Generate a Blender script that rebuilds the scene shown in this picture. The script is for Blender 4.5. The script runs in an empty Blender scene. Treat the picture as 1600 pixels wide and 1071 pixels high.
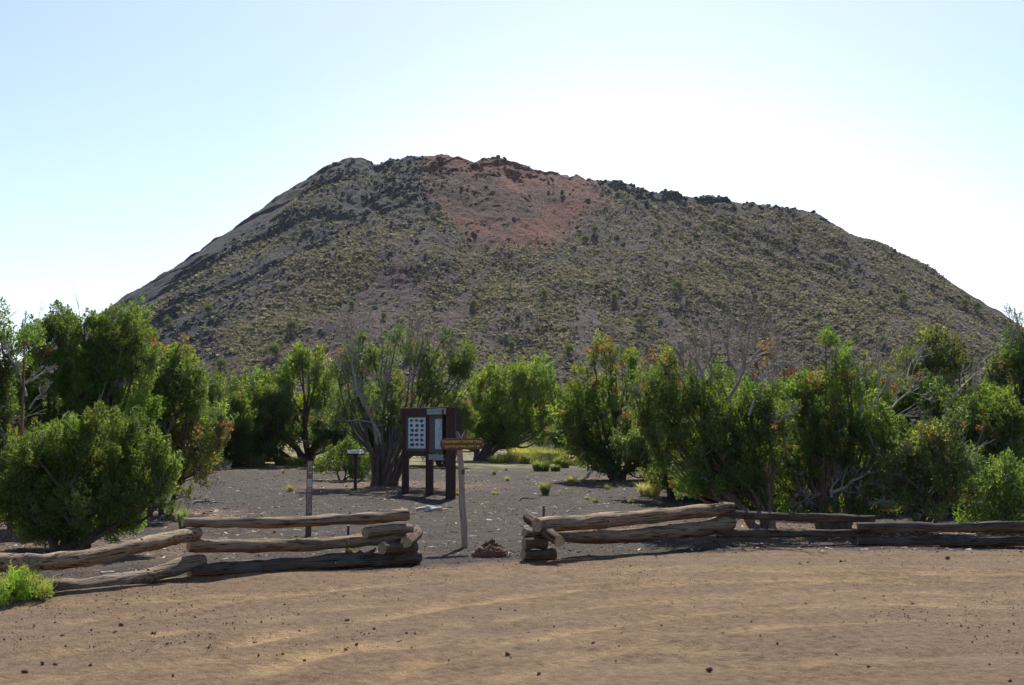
import bpy, math, random
import numpy as np
from mathutils import Vector, Matrix

# ------------------------------------------------------------------ camera, sky, sun
sc = bpy.context.scene
COL = sc.collection
EYE = 1.6
F = 2000.0
PITCH = math.atan(0.06825)
cam_d = bpy.data.cameras.new('camera')
cam = bpy.data.objects.new('camera', cam_d)
COL.objects.link(cam)
cam.location = (0, 0, EYE)
cam.rotation_euler = (math.pi / 2 + PITCH, 0, 0)
cam_d.sensor_width = 36
cam_d.lens = 45
cam_d.clip_start = 0.1
cam_d.clip_end = 20000
sc.camera = cam

SUN_EL, SUN_AZ = 46.0, 6.0
w = bpy.data.worlds.new("World")
sc.world = w
w.use_nodes = True
nt = w.node_tree
nt.nodes.clear()
sky = nt.nodes.new('ShaderNodeTexSky')
sky.sky_type = 'NISHITA'
sky.sun_disc = False
sky.sun_elevation = math.radians(SUN_EL)
sky.sun_rotation = math.radians(SUN_AZ)
sky.altitude = 1800
sky.air_density = 1.0
sky.dust_density = 3.0
sky.ozone_density = 1.0
bg = nt.nodes.new('ShaderNodeBackground')
bg.inputs[1].default_value = 0.094
out = nt.nodes.new('ShaderNodeOutputWorld')
# brighter, whiter air low in the sky under the sun, as on a hot hazy morning
geo = nt.nodes.new('ShaderNodeTexCoord')
dotn = nt.nodes.new('ShaderNodeVectorMath'); dotn.operation = 'DOT_PRODUCT'
_ga, _ge = math.radians(5), math.radians(-4)
dotn.inputs[1].default_value = (math.sin(_ga) * math.cos(_ge), math.cos(_ga) * math.cos(_ge), math.sin(_ge))
nt.links.new(geo.outputs['Generated'], dotn.inputs[0])
mr = nt.nodes.new('ShaderNodeMapRange'); mr.interpolation_type = 'SMOOTHERSTEP'
mr.inputs['From Min'].default_value = math.cos(math.radians(25.5)); mr.inputs['From Max'].default_value = 1.0
mr.inputs['To Min'].default_value = 0.0; mr.inputs['To Max'].default_value = 1.0
nt.links.new(dotn.outputs['Value'], mr.inputs[0])
glow = nt.nodes.new('ShaderNodeMix'); glow.data_type = 'RGBA'; glow.blend_type = 'ADD'
nt.links.new(mr.outputs[0], glow.inputs[0])
nt.links.new(sky.outputs[0], glow.inputs[6])
glow.inputs[7].default_value = (2.6, 2.0, 1.5, 1)
nt.links.new(glow.outputs[2], bg.inputs[0])
nt.links.new(bg.outputs[0], out.inputs[0])

sl = bpy.data.lights.new('sun', 'SUN')
sl.energy = 5.0
sl.angle = math.radians(0.53)
sl.color = (1.0, 0.95, 0.87)
so = bpy.data.objects.new('sun', sl)
COL.objects.link(so)
_e, _a = math.radians(SUN_EL), math.radians(SUN_AZ)
SUNV = Vector((math.sin(_a) * math.cos(_e), math.cos(_a) * math.cos(_e), math.sin(_e)))
so.rotation_euler = SUNV.to_track_quat('Z', 'Y').to_euler()
so.location = (0, 0, 30)

sc.view_settings.view_transform = 'Standard'
sc.view_settings.look = 'None'
sc.view_settings.gamma = 1.0
sc.view_settings.exposure = 0.82

# ------------------------------------------------------------------ helpers
cp, sp = math.cos(PITCH), math.sin(PITCH)


def at(px, py, Y):
    """point of the place seen at photo pixel (px,py) at distance Y ahead"""
    u, v = (px - 800) / F, (535.5 - py) / F
    d = (u, cp - v * sp, sp + v * cp)
    s = Y / d[1]
    return Vector((u * s, Y, EYE + d[2] * s))


def _hash(ix, iy, iz, seed):
    h = (ix.astype(np.int64) * 374761393 + iy.astype(np.int64) * 668265263
         + iz.astype(np.int64) * 2147483647 + seed * 1274126177) & 0xFFFFFFFF
    h = ((h ^ (h >> 13)) * 1274126177) & 0xFFFFFFFF
    h = ((h ^ (h >> 16)) * 2246822519) & 0xFFFFFFFF
    return ((h ^ (h >> 15)) & 0xFFFF) / 65535.0


def noise(x, y, z=None, seed=0):
    x = np.asarray(x, float)
    y = np.asarray(y, float)
    z = np.zeros_like(x) if z is None else np.asarray(z, float)
    ix, iy, iz = np.floor(x), np.floor(y), np.floor(z)
    fx, fy, fz = x - ix, y - iy, z - iz
    fx, fy, fz = [t * t * (3 - 2 * t) for t in (fx, fy, fz)]
    r = 0
    for a in (0, 1):
        for b in (0, 1):
            for c in (0, 1):
                wgt = (fx if a else 1 - fx) * (fy if b else 1 - fy) * (fz if c else 1 - fz)
                r = r + wgt * _hash(ix + a, iy + b, iz + c, seed)
    return r * 2 - 1


def fbm(x, y, z=None, seed=0, oct=4, gain=0.5):
    r, a, s = 0, 1.0, 1.0
    x = np.asarray(x, float); y = np.asarray(y, float)
    for o in range(oct):
        r = r + a * noise(x * s, y * s, None if z is None else np.asarray(z) * s, seed + o * 17)
        a *= gain
        s *= 2.03
    return r


def sstep(a, b, x):
    t = np.clip((x - a) / (b - a), 0, 1)
    return t * t * (3 - 2 * t)


FENCE_LINE = [(-30, 11.5), (-5.2, 12.4), (-3.5, 13.7), (-1.1, 15.1), (0.2, 15.7), (3.1, 17.2), (8, 17.1), (30, 17.4)]


def fence_y(x):
    return np.interp(x, [p[0] for p in FENCE_LINE], [p[1] for p in FENCE_LINE])


def gz(x, y):
    """height of the ground"""
    x = np.asarray(x, float); y = np.asarray(y, float)
    r = 0.012 * np.clip(y - 28, 0, 122)
    far = sstep(30, 60, y)
    r = r + far * 0.12 * fbm(x / 14, y / 14, seed=5, oct=3)
    near = 1 - sstep(28, 60, y)
    r = r + near * 0.012 * fbm(x * 0.9, y * 0.9, seed=9, oct=3)
    # shallow tyre ruts swept round the lot
    lot = 1 - sstep(-0.45, 0.75, y - fence_y(x) + 0.5 * noise(x * 0.7, y * 0.7, seed=3))
    q = np.sqrt(((x - 6) * 0.62) ** 2 + (y - 1) ** 2)
    th = np.arctan2(y - 1, (x - 6) * 0.62)
    r = r + lot * 0.022 * fbm(q * 1.6, th * 1.2, seed=31, oct=3)
    r = r + (1 - sstep(20, 34, y)) * 0.010 * fbm(x * 3.1, y * 3.1, seed=41, oct=3)
    # low berm of pushed gravel along the fence
    r = r + 0.035 * np.exp(-((y - fence_y(x) + 0.35) / 0.5) ** 2) * (0.6 + 0.5 * noise(x * 1.1, y * 0.4, seed=8))
    return r


def G(x, y):
    return float(gz(np.array([x]), np.array([y]))[0])


def gp(px, Y, dz=0.0):
    x = (px - 800) / F * Y / cp * 1.0
    x = at(px, 672, Y).x
    return Vector((x, Y, G(x, Y) + dz))


def mesh(name, V, faces, mats, parent=None, col=None, smooth=False, matidx=None, loc=None):
    """V (n,3); faces: (m,3) or (m,4) array, or list of arrays of both"""
    V = np.asarray(V, np.float32)
    if not isinstance(faces, list):
        faces = [faces]
    faces = [np.asarray(f, np.int32) for f in faces if len(f)]
    me = bpy.data.meshes.new(name)
    me.vertices.add(len(V))
    me.vertices.foreach_set('co', V.ravel())
    nl = sum(f.size for f in faces)
    npoly = sum(len(f) for f in faces)
    me.loops.add(nl)
    me.polygons.add(npoly)
    me.loops.foreach_set('vertex_index', np.concatenate([f.ravel() for f in faces]))
    sizes = np.concatenate([np.full(len(f), f.shape[1], np.int32) for f in faces])
    starts = np.concatenate([[0], np.cumsum(sizes)[:-1]]).astype(np.int32)
    me.polygons.foreach_set('loop_start', starts)
    me.polygons.foreach_set('loop_total', sizes)
    if matidx is not None:
        me.polygons.foreach_set('material_index', np.asarray(matidx, np.int32))
    me.polygons.foreach_set('use_smooth', np.full(npoly, bool(smooth)))
    if col is not None:
        a = me.color_attributes.new('Col', 'FLOAT_COLOR', 'POINT')
        c = np.ones((len(V), 4), np.float32)
        c[:, :3] = np.asarray(col)[:, :3]
        a.data.foreach_set('color', c.ravel())
    me.update(calc_edges=True)
    me.validate()
    for m in (mats if isinstance(mats, (list, tuple)) else [mats]):
        me.materials.append(m)
    o = bpy.data.objects.new(name, me)
    COL.objects.link(o)
    if parent is not None:
        o.parent = parent
    if loc is not None:
        o.location = loc
    return o


def tag(o, label=None, cat=None, group=None, kind=None):
    if label: o['label'] = label
    if cat: o['category'] = cat
    if group: o['group'] = group
    if kind: o['kind'] = kind
    return o


def empty(name, loc, label=None, cat=None, group=None, rz=0.0):
    o = bpy.data.objects.new(name, None)
    COL.objects.link(o)
    o.empty_display_size = 0.2
    o.location = loc
    o.rotation_euler = (0, 0, rz)
    return tag(o, label, cat, group)


ORD = ['first', 'second', 'third', 'fourth', 'fifth', 'sixth', 'seventh', 'eighth', 'ninth', 'tenth', 'eleventh', 'twelfth', 'thirteenth', 'fourteenth', 'fifteenth',
       'sixteenth', 'seventeenth', 'eighteenth', 'nineteenth'] + ['twentieth'] + ['twenty-' + a for a in ('first', 'second', 'third', 'fourth', 'fifth', 'sixth', 'seventh', 'eighth', 'ninth')] + \
      ['thirtieth'] + ['thirty-' + a for a in ('first', 'second', 'third', 'fourth', 'fifth', 'sixth', 'seventh', 'eighth', 'ninth')] + ['fortieth'] + ['forty-' + a for a in ('first', 'second', 'third', 'fourth', 'fifth')]


def label_row(objs, fmt):
    objs = sorted(objs, key=lambda o: o.location.x / o.location.y)
    for i, o in enumerate(objs):
        o['label'] = fmt % ORD[i]


def dup(root, loc, rz=0.0, scale=1.0, label=None):
    r = root.copy()
    COL.objects.link(r)
    r.location = loc
    r.rotation_euler = (0, 0, rz)
    r.scale = (scale, scale, scale) if not isinstance(scale, tuple) else scale
    if label: r['label'] = label
    for ch in list(root.children):
        c = ch.copy()
        COL.objects.link(c)
        c.parent = r
        for g in ch.children:
            d = g.copy()
            COL.objects.link(d)
            d.parent = c
    return r


class MB:
    def __init__(s):
        s.V = []; s.T = []; s.Q = []; s.C = []; s.n = 0; s.TM = []; s.QM = []

    def add(s, V, faces, col=None, mi=0):
        V = np.asarray(V, float)
        faces = np.asarray(faces, int)
        s.V.append(V)
        (s.T if faces.shape[1] == 3 else s.Q).append(faces + s.n)
        (s.TM if faces.shape[1] == 3 else s.QM).append(np.full(len(faces), mi))
        c = np.ones((len(V), 3)) * (np.asarray(col) if col is not None else 1.0)
        s.C.append(c)
        s.n += len(V)

    def add2(s, V, T, Q, col=None, mi=0):
        n0 = s.n
        s.add(V, Q, col, mi)
        s.T.append(np.asarray(T, int) + n0)
        s.TM.append(np.full(len(T), mi))

    def box(s, c, size, rot=None, col=None, mi=0, bevel=0.0):
        hx, hy, hz = [a / 2 for a in size]
        V = np.array([[x, y, z] for x in (-hx, hx) for y in (-hy, hy) for z in (-hz, hz)])
        Fc = np.array([[0, 1, 3, 2], [4, 6, 7, 5], [0, 4, 5, 1], [2, 3, 7, 6], [0, 2, 6, 4], [1, 5, 7, 3]])
        if rot is not None:
            V = V @ np.array(rot).T
        s.add(V + np.array(c), Fc, col, mi)

    def tube(s, P, R, n=8, col=None, mi=0, cap=True, capmi=None, jit=0.0, seed=0, colf=None):
        V, Q = tube(P, R, n, jit, seed)
        k = len(P)
        if colf is not None:
            col = colf(V, k, n)
        s.add(V, Q, col, mi)
        if cap:
            for e in (0, k - 1):
                ring = V[e * n:(e + 1) * n]
                c = ring.mean(0)
                VV = np.vstack([ring, c])
                idx = np.arange(n)
                T = np.stack([idx, (idx + 1) % n, np.full(n, n)], 1)
                if e == 0:
                    T = T[:, ::-1]
                s.add(VV, T, None if col is None or np.ndim(col) > 1 else col, mi if capmi is None else capmi)

    def build(s, name, mats, parent=None, smooth=False, usecol=True, loc=None):
        V = np.vstack(s.V)
        if loc is not None:
            pass
        fs = []; mi = []
        if s.Q:
            fs.append(np.vstack(s.Q)); mi.append(np.concatenate(s.QM))
        if s.T:
            fs.append(np.vstack(s.T)); mi.append(np.concatenate(s.TM))
        return mesh(name, V, fs, mats, parent, np.vstack(s.C) if usecol else None, smooth,
                    np.concatenate(mi), loc)


def tube(P, R, n=8, jit=0.0, seed=0):
    P = np.asarray(P, float)
    k = len(P)
    R = np.asarray(R, float)
    if R.size not in (1, k): R = np.interp(np.linspace(0, 1, k), np.linspace(0, 1, R.size), R)
    R = np.broadcast_to(R, (k,))
    Tn = np.gradient(P, axis=0)
    Tn /= np.linalg.norm(Tn, axis=1)[:, None] + 1e-9
    ref = np.array([0, 0, 1.0]) if abs(Tn[:, 2]).mean() < 0.8 else np.array([1.0, 0, 0])
    A = np.cross(Tn, ref)
    A /= np.linalg.norm(A, axis=1)[:, None] + 1e-9
    B = np.cross(A, Tn)
    th = np.linspace(0, 2 * math.pi, n, endpoint=False)
    rr = R[:, None] * np.ones((k, n))
    if jit:
        rng = np.random.default_rng(seed)
        ang = rng.random(3) * 6.28
        for q, m in enumerate((2, 3, 5)):
            rr *= 1 + jit * 0.5 * np.sin(m * th[None, :] + ang[q] + 2.0 * np.sin(np.arange(k)[:, None] * 0.4 + q))
        rr *= 1 + jit * 0.6 * (rng.random((k, n)) - 0.5)
        rr *= 1 + jit * 0.5 * (rng.random((k, 1)) - 0.5)
    V = P[:, None, :] + rr[..., None] * (np.cos(th)[None, :, None] * A[:, None, :] + np.sin(th)[None, :, None] * B[:, None, :])
    V = V.reshape(-1, 3)
    i = np.arange(k - 1)[:, None] * n
    j = np.arange(n)[None, :]
    j2 = (j + 1) % n
    Q = np.stack([i + j, i + j2, i + n + j2, i + n + j], -1).reshape(-1, 4)
    return V, Q


def curve_pts(pts, k):
    """Catmull-Rom through pts, k samples"""
    P = np.asarray([tuple(p) for p in pts], float)
    if len(P) == 2:
        t = np.linspace(0, 1, k)[:, None]
        return P[0] * (1 - t) + P[1] * t
    Q = np.vstack([2 * P[0] - P[1], P, 2 * P[-1] - P[-2]])
    ts = np.linspace(0, len(P) - 1 - 1e-6, k)
    r = []
    for t in ts:
        i = int(t); f = t - i
        p0, p1, p2, p3 = Q[i:i + 4]
        r.append(0.5 * ((2 * p1) + (-p0 + p2) * f + (2 * p0 - 5 * p1 + 4 * p2 - p3) * f * f + (-p0 + 3 * p1 - 3 * p2 + p3) * f ** 3))
    return np.array(r)


# ------------------------------------------------------------------ materials
class NT:
    def __init__(s, name):
        s.m = bpy.data.materials.new(name)
        s.m.use_nodes = True
        s.t = s.m.node_tree
        s.t.nodes.clear()
        s.out = s.n('ShaderNodeOutputMaterial')

    def n(s, typ, **kw):
        x = s.t.nodes.new(typ)
        for k, v in kw.items():
            setattr(x, k, v)
        return x

    def l(s, a, b):
        s.t.links.new(a, b)

    def val(s, sock, v):
        if hasattr(v, 'links') or hasattr(v, 'is_linked'):
            s.l(v, sock)
        else:
            sock.default_value = v

    def noise(s, scale, detail=4, rough=0.55, vec=None, lac=2.0, dist=0.0):
        x = s.n('ShaderNodeTexNoise')
        x.inputs['Scale'].default_value = scale
        x.inputs['Detail'].default_value = detail
        x.inputs['Roughness'].default_value = rough
        x.inputs['Distortion'].default_value = dist
        if vec is not None:
            s.l(vec, x.inputs['Vector'])
        return x.outputs['Fac']

    def ramp(s, fac, stops, interp='LINEAR'):
        x = s.n('ShaderNodeValToRGB')
        x.color_ramp.interpolation = interp
        el = x.color_ramp.elements
        while len(el) > 1:
            el.remove(el[0])
        el[0].position = stops[0][0]
        el[0].color = (*c3(stops[0][1]), 1)
        for p, c in stops[1:]:
            e = el.new(p)
            e.color = (*c3(c), 1)
        s.l(fac, x.inputs[0])
        return x.outputs[0]

    def mix(s, fac, a, b, mode='MIX'):
        x = s.n('ShaderNodeMix', data_type='RGBA', blend_type=mode)
        s.val(x.inputs[0], fac)
        s.val(x.inputs[6], a if not isinstance(a, tuple) else (*a[:3], 1))
        s.val(x.inputs[7], b if not isinstance(b, tuple) else (*b[:3], 1))
        return x.outputs[2]

    def math(s, op, a, b=0.0):
        x = s.n('ShaderNodeMath', operation=op)
        s.val(x.inputs[0], a)
        s.val(x.inputs[1], b)
        return x.outputs[0]

    def bump(s, h, strength, dist, normal=None):
        x = s.n('ShaderNodeBump')
        x.inputs['Strength'].default_value = strength
        x.inputs['Distance'].default_value = dist
        s.l(h, x.inputs['Height'])
        if normal is not None:
            s.l(normal, x.inputs['Normal'])
        return x.outputs[0]

    def pbsdf(s, col, rough=0.9, normal=None, spec=0.2):
        x = s.n('ShaderNodeBsdfPrincipled')
        s.val(x.inputs['Base Color'], col if not isinstance(col, tuple) else (*col[:3], 1))
        s.val(x.inputs['Roughness'], rough)
        x.inputs['Specular IOR Level'].default_value = spec
        if normal is not None:
            s.l(normal, x.inputs['Normal'])
        s.l(x.outputs[0], s.out.inputs[0])
        return x


def c3(c):
    return tuple(c[:3]) if hasattr(c, '__len__') else (c, c, c)


def m_simple(name, col, rough=0.85, var=0.25, scale=30, bump=0.3, bd=0.003, spec=0.2):
    t = NT(name)
    tc = t.n('ShaderNodeTexCoord')
    nz = t.noise(scale, 5, 0.6, tc.outputs['Object'])
    c = t.ramp(nz, [(0.3, tuple(a * (1 - var) for a in col)), (0.7, tuple(min(1, a * (1 + var)) for a in col))])
    t.pbsdf(c, rough, t.bump(nz, bump, bd), spec)
    return t.m


def m_attr(name, rough=0.9, nscale=20, amt=0.3, bump=0.5, bd=0.004, stretch=None, spec=0.15, contrast=None):
    """base colour from the mesh's own colour attribute, broken up by noise"""
    t = NT(name)
    at_ = t.n('ShaderNodeAttribute', attribute_name='Col')
    tc = t.n('ShaderNodeTexCoord')
    vec = tc.outputs['Object']
    if stretch:
        mp = t.n('ShaderNodeMapping')
        mp.inputs['Scale'].default_value = stretch
        t.l(vec, mp.inputs[0])
        vec = mp.outputs[0]
    nz = t.noise(nscale, 5, 0.65, vec)
    v = t.ramp(nz, [(0.25, 1 - amt), (0.75, 1 + amt)])
    # ramp clamps at 1 so scale instead
    sc_ = t.n('ShaderNodeMapRange')
    sc_.inputs['From Min'].default_value = 0.3
    sc_.inputs['From Max'].default_value = 0.7
    sc_.inputs['To Min'].default_value = 1 - amt
    sc_.inputs['To Max'].default_value = 1 + amt
    t.l(nz, sc_.inputs[0])
    vm = t.n('ShaderNodeVectorMath', operation='SCALE')
    t.l(at_.outputs['Color'], vm.inputs[0])
    t.l(sc_.outputs[0], vm.inputs['Scale'])
    t.pbsdf(vm.outputs[0], rough, t.bump(nz, bump, bd), spec)
    return t.m


def m_leaf(name, trans=0.54, tint=(1.18, 1.16, 0.55)):
    t = NT(name)
    a = t.n('ShaderNodeAttribute', attribute_name='Col')
    d = t.n('ShaderNodeBsdfDiffuse')
    t.l(a.outputs['Color'], d.inputs[0])
    tr = t.n('ShaderNodeBsdfTranslucent')
    t.l(t.mix(1.0, a.outputs['Color'], tint, 'MULTIPLY'), tr.inputs[0])
    mx = t.n('ShaderNodeMixShader')
    mx.inputs[0].default_value = trans
    t.l(d.outputs[0], mx.inputs[1])
    t.l(tr.outputs[0], mx.inputs[2])
    gl = t.n('ShaderNodeBsdfGlossy')
    gl.inputs['Roughness'].default_value = 0.5
    gl.inputs[0].default_value = (0.9, 0.95, 0.9, 1)
    m2 = t.n('ShaderNodeMixShader')
    m2.inputs[0].default_value = 0.03
    t.l(mx.outputs[0], m2.inputs[1])
    t.l(gl.outputs[0], m2.inputs[2])
    t.l(m2.outputs[0], t.out.inputs[0])
    return t.m


M_leaf = m_leaf('juniper_foliage')
M_grass = m_leaf('grass_blades', 0.45, (1.1, 1.1, 0.6))
M_bark = m_attr('shaggy_bark', 0.95, 9, 0.45, 0.9, 0.02, (3, 3, 0.5))
M_dead = m_attr('bleached_wood', 0.9, 14, 0.3, 0.5, 0.004)
M_stone = m_attr('stone', 0.95, 40, 0.35, 0.8, 0.01)


def m_log():
    t = NT('weathered_log')
    a = t.n('ShaderNodeAttribute', attribute_name='Col')
    tc = t.n('ShaderNodeTexCoord')
    mp = t.n('ShaderNodeMapping')
    mp.inputs['Scale'].default_value = (0.7, 9, 9)
    t.l(tc.outputs['Object'], mp.inputs[0])
    mp2 = t.n('ShaderNodeMapping')
    mp2.inputs['Scale'].default_value = (0.9, 22, 22)
    t.l(tc.outputs['Object'], mp2.inputs[0])
    n1 = t.noise(2.2, 6, 0.65, mp2.outputs[0], dist=0.15)
    n2 = t.noise(9, 4, 0.6, mp.outputs[0])
    n3 = t.noise(2.5, 3, 0.5, tc.outputs['Object'])
    crack = t.ramp(n1, [(0.41, 0.15), (0.48, 1.0)])
    v = t.mix(1.0, a.outputs['Color'], crack, 'MULTIPLY')
    g = t.ramp(n2, [(0.3, 0.62), (0.7, 1.0)])
    v = t.mix(1.0, v, g, 'MULTIPLY')
    v = t.mix(t.ramp(n3, [(0.5, 0.0), (0.75, 0.4)]), v, (0.24, 0.20, 0.165))
    h = t.math('ADD', t.math('MULTIPLY', n1, 1.0), t.math('MULTIPLY', n2, 0.35))
    t.pbsdf(v, 0.9, t.bump(h, 1.0, 0.045), 0.15)
    return t.m


M_log = m_log()


def m_cut():
    t = NT('sawn_log_end')
    tc = t.n('ShaderNodeTexCoord')
    nz = t.noise(25, 4, 0.6, tc.outputs['Object'])
    c = t.ramp(nz, [(0.3, (0.20, 0.14, 0.085)), (0.7, (0.42, 0.32, 0.21))])
    t.pbsdf(c, 0.9, t.bump(nz, 0.5, 0.004))
    return t.m


M_cut = m_cut()


# ground: dirt lot and dark cinders share one sheet, told apart by a painted mask
def m_ground():
    t = NT('dirt_and_cinder_ground')
    a = t.n('ShaderNodeAttribute', attribute_name='Col')   # r lot, g needle litter, b dry grass
    sep = t.n('ShaderNodeSeparateColor')
    t.l(a.outputs['Color'], sep.inputs[0])
    tc = t.n('ShaderNodeTexCoord')
    P = tc.outputs['Object']
    # sweeping tyre-track coordinates
    sx = t.n('ShaderNodeSeparateXYZ')
    t.l(P, sx.inputs[0])
    dx = t.math('MULTIPLY', t.math('SUBTRACT', sx.outputs[0], 6.0), 0.62)
    dy = t.math('SUBTRACT', sx.outputs[1], 1.0)
    r = t.math('SQRT', t.math('ADD', t.math('MULTIPLY', dx, dx), t.math('MULTIPLY', dy, dy)))
    th = t.math('ARCTAN2', dy, dx)
    cv = t.n('ShaderNodeCombineXYZ')
    t.l(t.math('MULTIPLY', r, 1.0), cv.inputs[0])
    t.l(t.math('MULTIPLY', th, 1.3), cv.inputs[1])
    trk = t.noise(1.25, 5, 0.62, cv.outputs[0], dist=0.25)
    trk2 = t.noise(3.4, 4, 0.6, cv.outputs[0], dist=0.2)
    big = t.noise(0.35, 3, 0.5, P)
    mid = t.noise(2.2, 5, 0.6, P)
    fine = t.noise(26, 5, 0.75, P)
    grit = t.noise(85, 3, 0.8, P)
    vor = t.n('ShaderNodeTexVoronoi')
    vor.inputs['Scale'].default_value = 34
    t.l(P, vor.inputs['Vector'])
    peb = vor.outputs['Distance']
    pc = vor.outputs['Color']
    # dirt
    base = t.ramp(fine, [(0.34, (0.072, 0.044, 0.026)), (0.5, (0.205, 0.137, 0.082)), (0.66, (0.37, 0.26, 0.158))])
    redg = t.ramp(grit, [(0.38, (0.065, 0.038, 0.024)), (0.62, (0.30, 0.20, 0.125))])
    base = t.mix(0.45, base, redg)
    spk = t.noise(13, 6, 0.8, P)
    base = t.mix(t.ramp(spk, [(0.50, 0.0), (0.60, 0.75)]), base, (0.075, 0.040, 0.027))
    base = t.mix(t.ramp(spk, [(0.36, 0.6), (0.44, 0.0)]), base, (0.30, 0.20, 0.125))
    tan = t.ramp(fine, [(0.36, (0.30, 0.195, 0.092)), (0.64, (0.58, 0.40, 0.205))])
    tf = t.math('ADD', t.math('MULTIPLY', trk, 0.62), t.math('MULTIPLY', trk2, 0.42))
    tf = t.math('ADD', tf, t.math('MULTIPLY', t.math('SUBTRACT', mid, 0.5), 0.55))
    tf = t.math('ADD', tf, t.math('MULTIPLY', t.math('SUBTRACT', big, 0.5), 0.5))
    tmask = t.ramp(tf, [(0.50, 0.0), (0.60, 0.45), (0.72, 0.9)])
    ta = t.n('ShaderNodeAttribute', attribute_name='Trk')
    tmask = t.math('MINIMUM', t.math('ADD', t.math('MULTIPLY', tmask, 0.55), t.math('MULTIPLY', ta.outputs['Fac'], t.ramp(mid, [(0.3, 0.25), (0.6, 1.0)]))), 0.95)
    tmask = t.math('MULTIPLY', tmask, t.ramp(spk, [(0.42, 1.0), (0.60, 0.45)]))
    lot = t.mix(tmask, base, tan)
    gry = t.ramp(t.math('ADD', t.math('MULTIPLY', big, 0.6), t.math('MULTIPLY', mid, 0.4)), [(0.46, 0.0), (0.62, 0.5)])
    lot = t.mix(gry, lot, t.ramp(grit, [(0.35, (0.085, 0.062, 0.050)), (0.65, (0.205, 0.152, 0.118))]))
    # cinders
    cin = t.ramp(grit, [(0.34, (0.028, 0.024, 0.023)), (0.52, (0.088, 0.077, 0.070)), (0.68, (0.22, 0.195, 0.175))])
    cin2 = t.ramp(fine, [(0.3, (0.05, 0.044, 0.040)), (0.7, (0.155, 0.135, 0.118))])
    cin = t.mix(0.4, cin, cin2)
    cin = t.mix(t.ramp(t.noise(4.5, 4, 0.7, P), [(0.5, 0.0), (0.66, 0.75)]), cin, (0.045, 0.037, 0.034))
    cin = t.mix(t.ramp(mid, [(0.5, 0.0), (0.70, 0.6)]), cin, (0.21, 0.165, 0.13))
    bm = t.math('ADD', sep.outputs[0], t.math('MULTIPLY', t.math('SUBTRACT', mid, 0.5), 0.8))
    bm = t.ramp(bm, [(0.32, 0.0), (0.68, 1.0)])
    vmc = t.n('ShaderNodeVectorMath', operation='SCALE'); t.l(cin, vmc.inputs[0]); vmc.inputs['Scale'].default_value = 0.64
    cin = t.mix(1.0, vmc.outputs[0], (1.0, 0.97, 0.92), 'MULTIPLY')
    c = t.mix(bm, cin, lot)
    # litter
    lm = t.math('MULTIPLY', sep.outputs[1], t.ramp(t.noise(6, 4, 0.7, P), [(0.38, 0.0), (0.6, 1.0)]))
    c = t.mix(lm, c, t.ramp(grit, [(0.3, (0.10, 0.062, 0.04)), (0.7, (0.27, 0.185, 0.125))]))
    gm = t.math('MULTIPLY', sep.outputs[2], t.ramp(t.noise(1.1, 5, 0.7, P), [(0.42, 0.0), (0.58, 1.0)]))
    c = t.mix(gm, c, t.ramp(fine, [(0.3, (0.19, 0.165, 0.075)), (0.7, (0.34, 0.30, 0.15))]))
    # scattered pale and dark pebbles
    pm = t.ramp(peb, [(0.10, 1.0), (0.22, 0.0)])
    sp2 = t.n('ShaderNodeSeparateColor')
    t.l(pc, sp2.inputs[0])
    pick = t.ramp(sp2.outputs[0], [(0.90, 0.0), (0.91, 1.0)])
    c = t.mix(t.math('MULTIPLY', t.math('MULTIPLY', pm, pick), 0.8), c, (0.38, 0.32, 0.28))
    pick2 = t.ramp(sp2.outputs[1], [(0.84, 0.0), (0.85, 1.0)])
    c = t.mix(t.math('MULTIPLY', t.math('MULTIPLY', pm, pick2), 0.75), c, (0.05, 0.03, 0.026))
    h = t.math('ADD', t.math('MULTIPLY', fine, 1.0), t.math('MULTIPLY', grit, 0.7))
    h = t.math('SUBTRACT', h, t.math('MULTIPLY', peb, 0.5))
    n1 = t.bump(h, 1.0, 0.032)
    n2 = t.bump(t.math('ADD', t.math('MULTIPLY', trk2, 1.0), mid), 0.5, 0.05, n1)
    t.pbsdf(c, 0.95, n2, 0.1)
    return t.m


M_ground = m_ground()

# ------------------------------------------------------------------ ground sheet
def axis_pts(lo, hi, a, b, step, grow=1.18):
    mid = list(np.arange(a, b + 1e-6, step))
    s = step; v = b
    right = []
    while v < hi:
        s *= grow; v += s; right.append(v)
    s = step; v = a
    left = []
    while v > lo:
        s *= grow; v -= s; left.append(v)
    return np.array(left[::-1] + mid + right)


TREE_BASES = []   # (x, y, r) filled in below before the sheet is made


TRACKS = [([(-100, 1000), (0, 985), (160, 964), (400, 932), (640, 910), (900, 896), (1150, 890), (1300, 896), (1700, 893)], .10, .9),
          ([(-100, 1035), (100, 1010), (380, 968), (600, 938), (820, 915), (1100, 903), (1400, 902), (1700, 905)], .11, .7),
          ([(300, 1010), (560, 966), (760, 934), (1000, 912), (1250, 905), (1700, 915)], .13, 1.0),
          ([(380, 1050), (620, 992), (800, 962), (1000, 938), (1300, 921), (1700, 925)], .12, .9),
          ([(560, 1062), (750, 1012), (900, 982), (1100, 953), (1350, 941), (1700, 950)], .12, .85),
          ([(620, 1110), (800, 1050), (1000, 1004), (1250, 972), (1700, 962)], .10, .6),
          ([(900, 905), (1050, 884), (1180, 888), (1290, 897), (1450, 893), (1700, 880)], .09, .8),
          ([(-100, 1075), (200, 1040), (500, 1012), (800, 1000), (1100, 1010)], .12, .6),
          ([(1000, 945), (1200, 915), (1400, 900), (1700, 895)], .08, .6),
          ([(250, 935), (520, 920), (800, 905), (1000, 880)], .10, .5)]


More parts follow.
